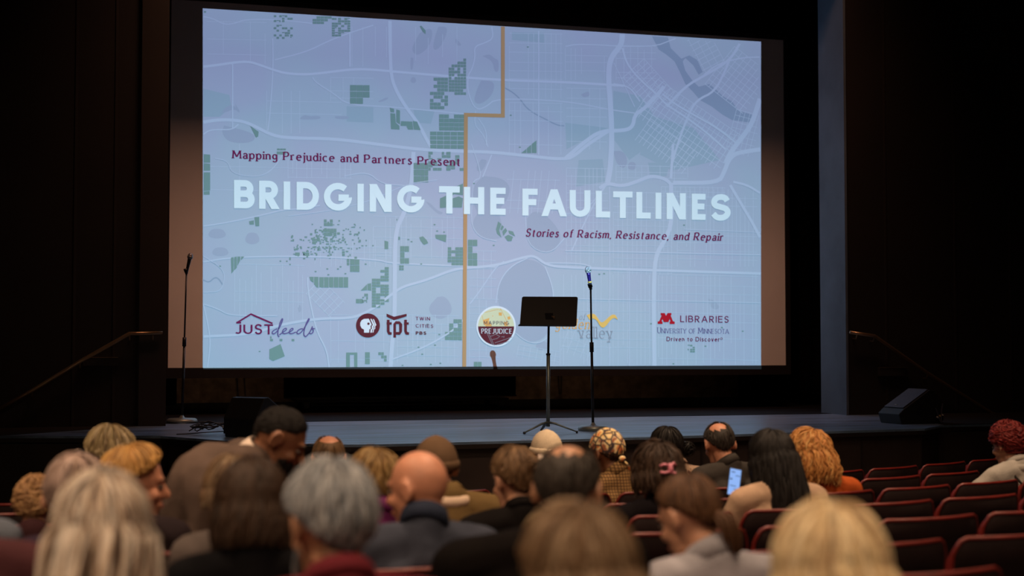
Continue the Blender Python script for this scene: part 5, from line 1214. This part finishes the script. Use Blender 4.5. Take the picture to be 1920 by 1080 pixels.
# ---- seventh row
def ponytail(mm):
    def f(body, M, hs, J):
        rnd = random.Random(9); S = M @ Matrix.Diagonal((hs, hs, hs, 1)); bm = bmesh.new()
        for _ in range(50):
            o_ = Vector((rnd.gauss(0, .014), rnd.gauss(0, .010), 0)); tube(bm, [S @ (Vector((.01, -.10, -.02))+o_*.4), S @ (Vector((.018, -.135, -.05))+o_), S @ (Vector((.022, -.135, -.10))+o_), S @ (Vector((.024, -.12, -.15))+o_*.6)], [.004, .006, .005, .001], 4, caps=False)
        obj('ponytail', bm, mm, body, True)
    return f
seated('e', 7, 1304, 886, 'woman with tied-back brown hair in a pale grey-blue blouse, head turned left and bowed', 'fair', yaw=20, pitch=20, roll=0, hs=.96, w=1.02, bx=.06,
       hairs=[dict(m=hm['brown'], line=(48, 84, 118), length=.13, n=420, r=.005, vol=.012)], extra=ponytail(hm['brown']), top_g=G_('grey_blue_blouse', (.30, .30, .34), collar_h=.045, collar_r=.068, folds=.018))
seated('f', 7, 476, 853, 'woman with a straight dark brown bob and black top', 'fair', yaw=-4, pitch=6, hs=1.0, w=.95,
       hairs=[dict(m=hm['darkbrown'], line=(50, 100, 128), length=.14, n=560, r=.006, vol=.018, drop=.12, azmin=50, outward=.08)], top_g=G_('black_top', (.004, .004, .005)))
seated('i', 7, 1075, 827, 'large balding man with dark grey hair in a black sweater, right ear showing', 'tan', yaw=-30, pitch=5, hs=1.06, w=1.28, bx=-.13,
       hairs=[dict(m=hm['darkgrey'], line=(46, 84, 122), length=.06, n=460, r=.005, vol=.010, bald=(180, 5, 37))], top_g=G_('black_sweater', (.005, .004, .004), thick=1.12, collar_m=cloth_mat('olive_collar', (.13, .10, .06)), collar_r=.074))
seated('mm', 7, -105, 830, 'person in a maroon-brown top cut off by the left edge of the picture', 'fair', yaw=0, pitch=6, hs=1.0, w=1.15, bx=.04,
       hairs=[dict(m=hm['chestnut'], n=240, line=(50, 95, 125), length=.1)], top_g=G_('mauve_brown_sweater', (.06, .022, .026), folds=.018, collar_h=.05))
# ---- sixth row
seated('h', 6, 791, 848, 'bald man in a dark blue-grey jacket, head turned left', 'rosy', yaw=42, pitch=6, hs=1.02, w=1.06, bx=-.0,
       hairs=[], hairtop=0, top_g=G_('blue_grey_jacket', (.045, .052, .075), folds=.022, collar_h=.05, collar_r=.072, collar_m=cloth_mat('navy_collar', (.02, .026, .045))))
seated('g', 6, 436, 850, 'fair-haired person in a grey top half hidden behind the woman with the brown bob', 'fair', yaw=10, pitch=6, hs=.98, w=.80, bx=.03,
       hairs=[dict(m=hm['brownblond'], line=(50, 95, 130), length=.10, n=260, vol=.010, drop=.06, azmin=80)], top_g=G_('grey_brown_fleece', (.09, .075, .07)))
seated('x', 6, 143, 847, 'person with thin pinkish-grey hair behind the long-haired woman', 'fair', yaw=-5, pitch=6, hs=1.04, w=.95,
       hairs=[dict(m=hm['pinkgrey'], line=(52, 92, 125), length=.09, n=340, vol=.014)], top_g=G_('dark_purple_top', (.03, .02, .035)))
seated('z', 6, -150, 812, 'person in a blue-grey jacket cut off by the left edge, behind the maroon top', 'fair', yaw=0, pitch=6, hs=1.0, w=1.05, bx=.06,
       hairs=[dict(m=hm['greybrown'], n=240, line=(50, 92, 125), length=.08)], top_g=G_('pale_blue_jacket', (.09, .105, .135)))
# ---- fifth row
seated('j', 5, 973, 834, 'woman with brown hair pinned up by a pearl clip, in black', 'fair', yaw=12, pitch=8, hs=1.0, w=1.08, bx=.0,
       hairs=[dict(m=hm['chestnut'], line=(50, 88, 118), length=.12, n=360, vol=.016, curl=.15)], extra=chain(ball_clip((.045, -.128, .062), r=.014), bun(hm['chestnut'], (.02, -.105, .04), .035)), top_g=G_('black_cardigan', (.006, .005, .005)))
seated('k', 5, 707, 838, 'woman with short golden-brown hair and a purple scarf, beside the bald man', 'fair', yaw=26, pitch=8, hs=1.0, w=.95,
       hairs=[dict(m=hm['kgold'], line=(50, 92, 118), length=.09, n=380, vol=.022, curl=.1)], top_g=G_('purple_top', (.11, .018, .085), collar_h=.05, collar_r=.075))
seated('v', 5, 250, 830, 'woman with golden hair in profile, looking right', 'rosy', yaw=-74, pitch=4, hs=1.02, w=.92, bx=-.02, turn=-10,
       hairs=[dict(m=hm['golden'], line=(60, 84, 126), length=.12, n=460, r=.006, vol=.024, drop=.05, azmin=95)], top_g=G_('dark_top', (.02, .014, .016)))
# ---- fourth row
def phone_arm(body, M, hs, J): pass
seated('p', 4, 1241, 825, 'woman with thick dark hair held by a pink claw clip, black jacket', 'tan', yaw=0, pitch=6, hs=1.04, w=1.05, bx=-.03,
       hairs=[dict(m=hm['darkbrown'], line=(50, 98, 128), length=.13, n=420, r=.006, vol=.034, curl=.12, drop=.10, azmin=60)], extra=claw_clip, top_g=G_('black_jacket', (.005, .004, .005), collar_h=.05))
SB = seated('s', 4, 1456, 803, 'woman with long straight black hair in a beige sweater, holding a lit phone', 'brown', yaw=4, pitch=12, hs=1.04, w=1.12, bx=-.02,
       hairs=[dict(m=hm['black'], line=(50, 100, 130), length=.14, n=620, r=.0075, vol=.020, drop=.34, azmin=60, outward=.12, wob=.012)], top_g=G_('beige_sweater', (.42, .29, .20), folds=.015),
       arms=dict(el=(-.075, .10, -.24), wl=(-.06, .29, -.08), hdl=(.1, .25, 1), hnl=(0, 1, 0)))
seated('l', 4, 822, 819, 'person in a brown knit cap and an olive jacket with a cream hood', 'fair', yaw=0, pitch=8, hs=1.02, w=1.0, bx=.07,
       hairs=[dict(m=hm['brown'], line=(50, 92, 118), length=.04, n=80, tmin=92, nocap=True, vol=.004)], extra=beanie((.12, .075, .045)), hairtop=.02, top_g=G_('olive_jacket', (.13, .085, .035), hood=True, hood_m=cloth_mat('cream_hood', (.55, .42, .32)), thick=1.08))
seated('y', 4, 67, 890, 'person with curly sandy hair sitting low at the far left', 'fair', yaw=0, pitch=12, hs=.86, w=.85,
       hairs=[dict(m=hm['sand'], line=(52, 92, 120), length=.05, n=420, r=.006, vol=.022, curl=.8)], top_g=G_('dark_red_top', (.03, .012, .014)))
# ---- third row
seated('t', 3, 1525, 802, 'woman with wavy ginger hair and an orange sweater', 'fair', yaw=6, pitch=4, hs=1.04, w=1.0, bx=.06, roll=4,
       hairs=[dict(m=hm['ginger'], line=(50, 100, 128), length=.12, n=460, r=.0065, vol=.032, curl=.35, drop=.17, azmin=60, outward=.18)], top_g=G_('orange_sweater', (.42, .085, .02)))
seated('w', 3, 207, 795, 'person with olive-blond hair looking left in front of the dark stage wall', 'rosy', yaw=38, pitch=16, hs=1.08, w=.95,
       hairs=[dict(m=hm['oliveblond'], line=(50, 90, 124), length=.10, n=400, vol=.026)], top_g=G_('near_black_top', (.015, .012, .015)))
seated('u', 3, 1901, 788, 'person with dark red curly hair and a grey hooded sweatshirt with a shoulder strap', 'fair', yaw=-8, pitch=10, hs=1.02, w=1.12, bx=-.04,
       hairs=[dict(m=hm['redcurl'], line=(50, 95, 122), length=.06, n=460, r=.0055, vol=.024, curl=.7)], top_g=G_('grey_hooded_sweatshirt', (.30, .28, .25), hood=True, strap=True, folds=.022, thick=1.05),
       arms=dict(el=(-.13, .10, -.13), wl=(-.10, .34, -.20)))
# ---- second row
seated('m', 2, 620, 814, 'balding man whose reddish crown shows just below the stage edge', 'rosy', yaw=-8, pitch=22, hs=1.0, w=1.0,
       hairs=[dict(m=hm['chestnut'], line=(62, 90, 120), length=.05, n=240, r=.005, vol=.008, bald=(170, 28, 40))], top_g=G_('dark_shirt', (.02, .016, .016)))
seated('o', 2, 1146, 802, 'person in a patterned orange and gold headscarf and a brown checked jacket', 'brown', yaw=12, pitch=6, hs=1.05, w=.98, bx=.06,
       hairs=[dict(m=hm['darkbrown'], line=(75, 95, 124), length=.05, n=120, vol=.008, tmin=84, nocap=True)], extra=headscarf, hairtop=.02, top_g=G_('brown_checked_jacket', (.30, .18, .075), kind='plaid', col2=(.09, .05, .025), collar_h=.05))
seated('r', 2, 1356, 790, 'balding man with short dark hair and a dark grey jacket in the second row', 'rosy', yaw=-14, pitch=14, hs=1.04, w=1.1, bx=.02,
       hairs=[dict(m=hm['darkgrey'], line=(48, 86, 122), length=.05, n=300, r=.005, vol=.009, bald=(-150, 30, 34))], top_g=G_('charcoal_jacket', (.045, .04, .036), collar_h=.04))
# ---- front row
seated('n', 1, 1030, 808, 'person in a cream knit cap at the foot of the stage', 'fair', yaw=0, pitch=8, hs=1.04, w=1.0, hairs=[dict(m=hm['brown'], line=(50, 90, 118), length=.04, n=60, tmin=92, nocap=True, vol=.004)],
       extra=beanie((.80, .66, .48), h=1.02), hairtop=.02, top_g=G_('brown_coat', (.05, .035, .028)))
seated('q', 1, 1256, 798, 'woman with a dark hair bun and a patterned blouse in the front row', 'brown', yaw=10, pitch=8, hs=1.08, w=1.0, bx=.05,
       hairs=[dict(m=hm['black'], line=(50, 90, 120), length=.11, n=280, vol=.014)], extra=bun(hm['black'], (.095, -.075, -.02), .042), top_g=G_('patterned_blouse', (.35, .24, .17), kind='floral', col2=(.08, .03, .03)))
# ---- lit phone in the hand of the woman with black hair
pb, pM, pJ = SB
wl_ = pb.matrix_basis @ Vector(pJ['wl'])
pc = onD(1377, 904, (Vector((wl_.x, wl_.y, 0))-Vector((0, 0, 0))).dot(fh)+.02)
ph_ = empty('smartphone', pc); ph_.rotation_euler = (R(-14), R(12), -YAW+R(8)); tag(ph_, 'smartphone with a lit blue-white screen in front of the woman in beige', 'phone')
bm = bmesh.new(); box(bm, (-.030, 0, -.066), (.030, .008, .066)); bevel(obj('case', bm, M_box, ph_), .006)
bm = bmesh.new(); box(bm, (-.027, -.001, -.062), (.027, -.0002, .062)); sn = obj('lit_screen', bm, mat('phone_screen_light', (.05, .05, .06), .3, emit=(.28, .50, 1.0), estr=.9), ph_)
bm = bmesh.new()
for x, z, a_, b_ in ((-.02, .045, .018, .004), (.002, .03, .022, .003), (-.024, .01, .012, .006), (-.02, -.02, .03, .003), (.0, -.035, .02, .003)): box(bm, (x, -.0014, z), (x+a_, -.0011, z+b_))
obj('screen_text', bm, mat('phone_text', (.02, .02, .08), .4), sn)
# ---- man bending over in the aisle, standing
D0 = 5.45
def W3(px, py, d): return onD(px, py, d)
org = W3(385, 990, D0); fz = floor_z(org.x, org.y); org.z = fz
yaw_b = -YAW                                    # local x = picture right, local y = away from the camera
Ri = Matrix.Rotation(-yaw_b, 4, 'Z') @ Matrix.Translation(-org)
L3 = lambda px, py, d: Ri @ W3(px, py, d)
hd = L3(524, 823, D0+.10)
Mh_ = Matrix.Translation(hd) @ Euler((0, 0, R(-82))).to_matrix().to_4x4() @ Euler((R(-34), 0, 0)).to_matrix().to_4x4()
J = dict(mid=L3(400, 914, D0+.02), hip=L3(378, 985, D0+.02), neck=L3(476, 862, D0+.10), sl=L3(440, 880, D0-.12), sr=L3(452, 864, D0+.28), el=L3(350, 945, D0-.12), wl=L3(395, 985, D0+.05), er=L3(530, 960, D0+.45), wr=L3(585, 985, D0+.5),
         kl=Vector((-.02, -.02, .48)), kr=Vector((.10, .16, .48)), al=Vector((-.06, -.06, .09)), ar=Vector((.06, .20, .09)), toe=Vector((.9, .3, 0)).normalized())
spec = dict(label='man standing bent over to the right in a brown-grey suit jacket with a white collar', skin='brown', n=1, vox=.009, brow=(.02, .015, .01),
            top=G_('suit_jacket', (.105, .075, .062), collar_m=cloth_mat('white_shirt_collar', (.62, .52, .44)), collar_h=.055, collar_r=.072, thick=1.38, coat=True, folds=.012))
bb, bg = build_person(J, Mh_, 1.05, 1.0, spec, org, yaw_b)
make_hair('hair', Mh_, 1.05, bb, hm['black'], line=(60, 80, 112), length=.03, n=620, r=.004, vol=.002, curl=.3, seed=77)
beard(hm['black'], 150)(bb, Mh_, 1.05, J)
# ================================================================== seats in rows
order = {}
for (k, ph, x, y) in seats: order.setdefault(k, []).append((ph, x, y))
used = False
for k in sorted(order):
    row = order[k]; vis = [s_ for s_ in row]
    for idx, (ph, x, y) in enumerate(row):
        o = proto if not used else copy_tree(proto); used = True
        o.location = (x, y, floor_z(x, y)); o.rotation_euler = (0, 0, ph)
        occ = None
        for (key, rw, body, lab, pph) in people:
            if rw == k and abs(pph-ph) < PITCHM/rowR(k)*.5: occ = lab; break
        if occ:
            short = ' '.join(occ.split(',')[0].split()[:7])
            while short.split()[-1] in ('and', 'a', 'an', 'in', 'with', 'the', 'of', 'by', 'over', 'her', 'at', 'to', 'behind', 'grey', 'brown', 'black', 'close', 'straight', 'thin', 'long', 'dark', 'short'): short = ' '.join(short.split()[:-1])
            lb = 'red-edged theatre seat in the '+side[k-1]+' under the '+short
        else:
            nth = len(row)-idx
            words_ = ['first', 'second', 'third', 'fourth', 'fifth', 'sixth', 'seventh', 'eighth', 'ninth', 'tenth', 'eleventh', 'twelfth', 'thirteenth', 'fourteenth', 'fifteenth']
            if nth <= (len(row)+1)//2: lb = 'empty red-edged theatre seat, '+side[k-1]+' from the stage, '+words_[nth-1]+' from the right edge'
            else: lb = 'empty red-edged theatre seat, '+side[k-1]+' from the stage, '+words_[idx]+' from the left edge'
        tag(o, lb, 'seat', 'theatre seats in the '+side[k-1])
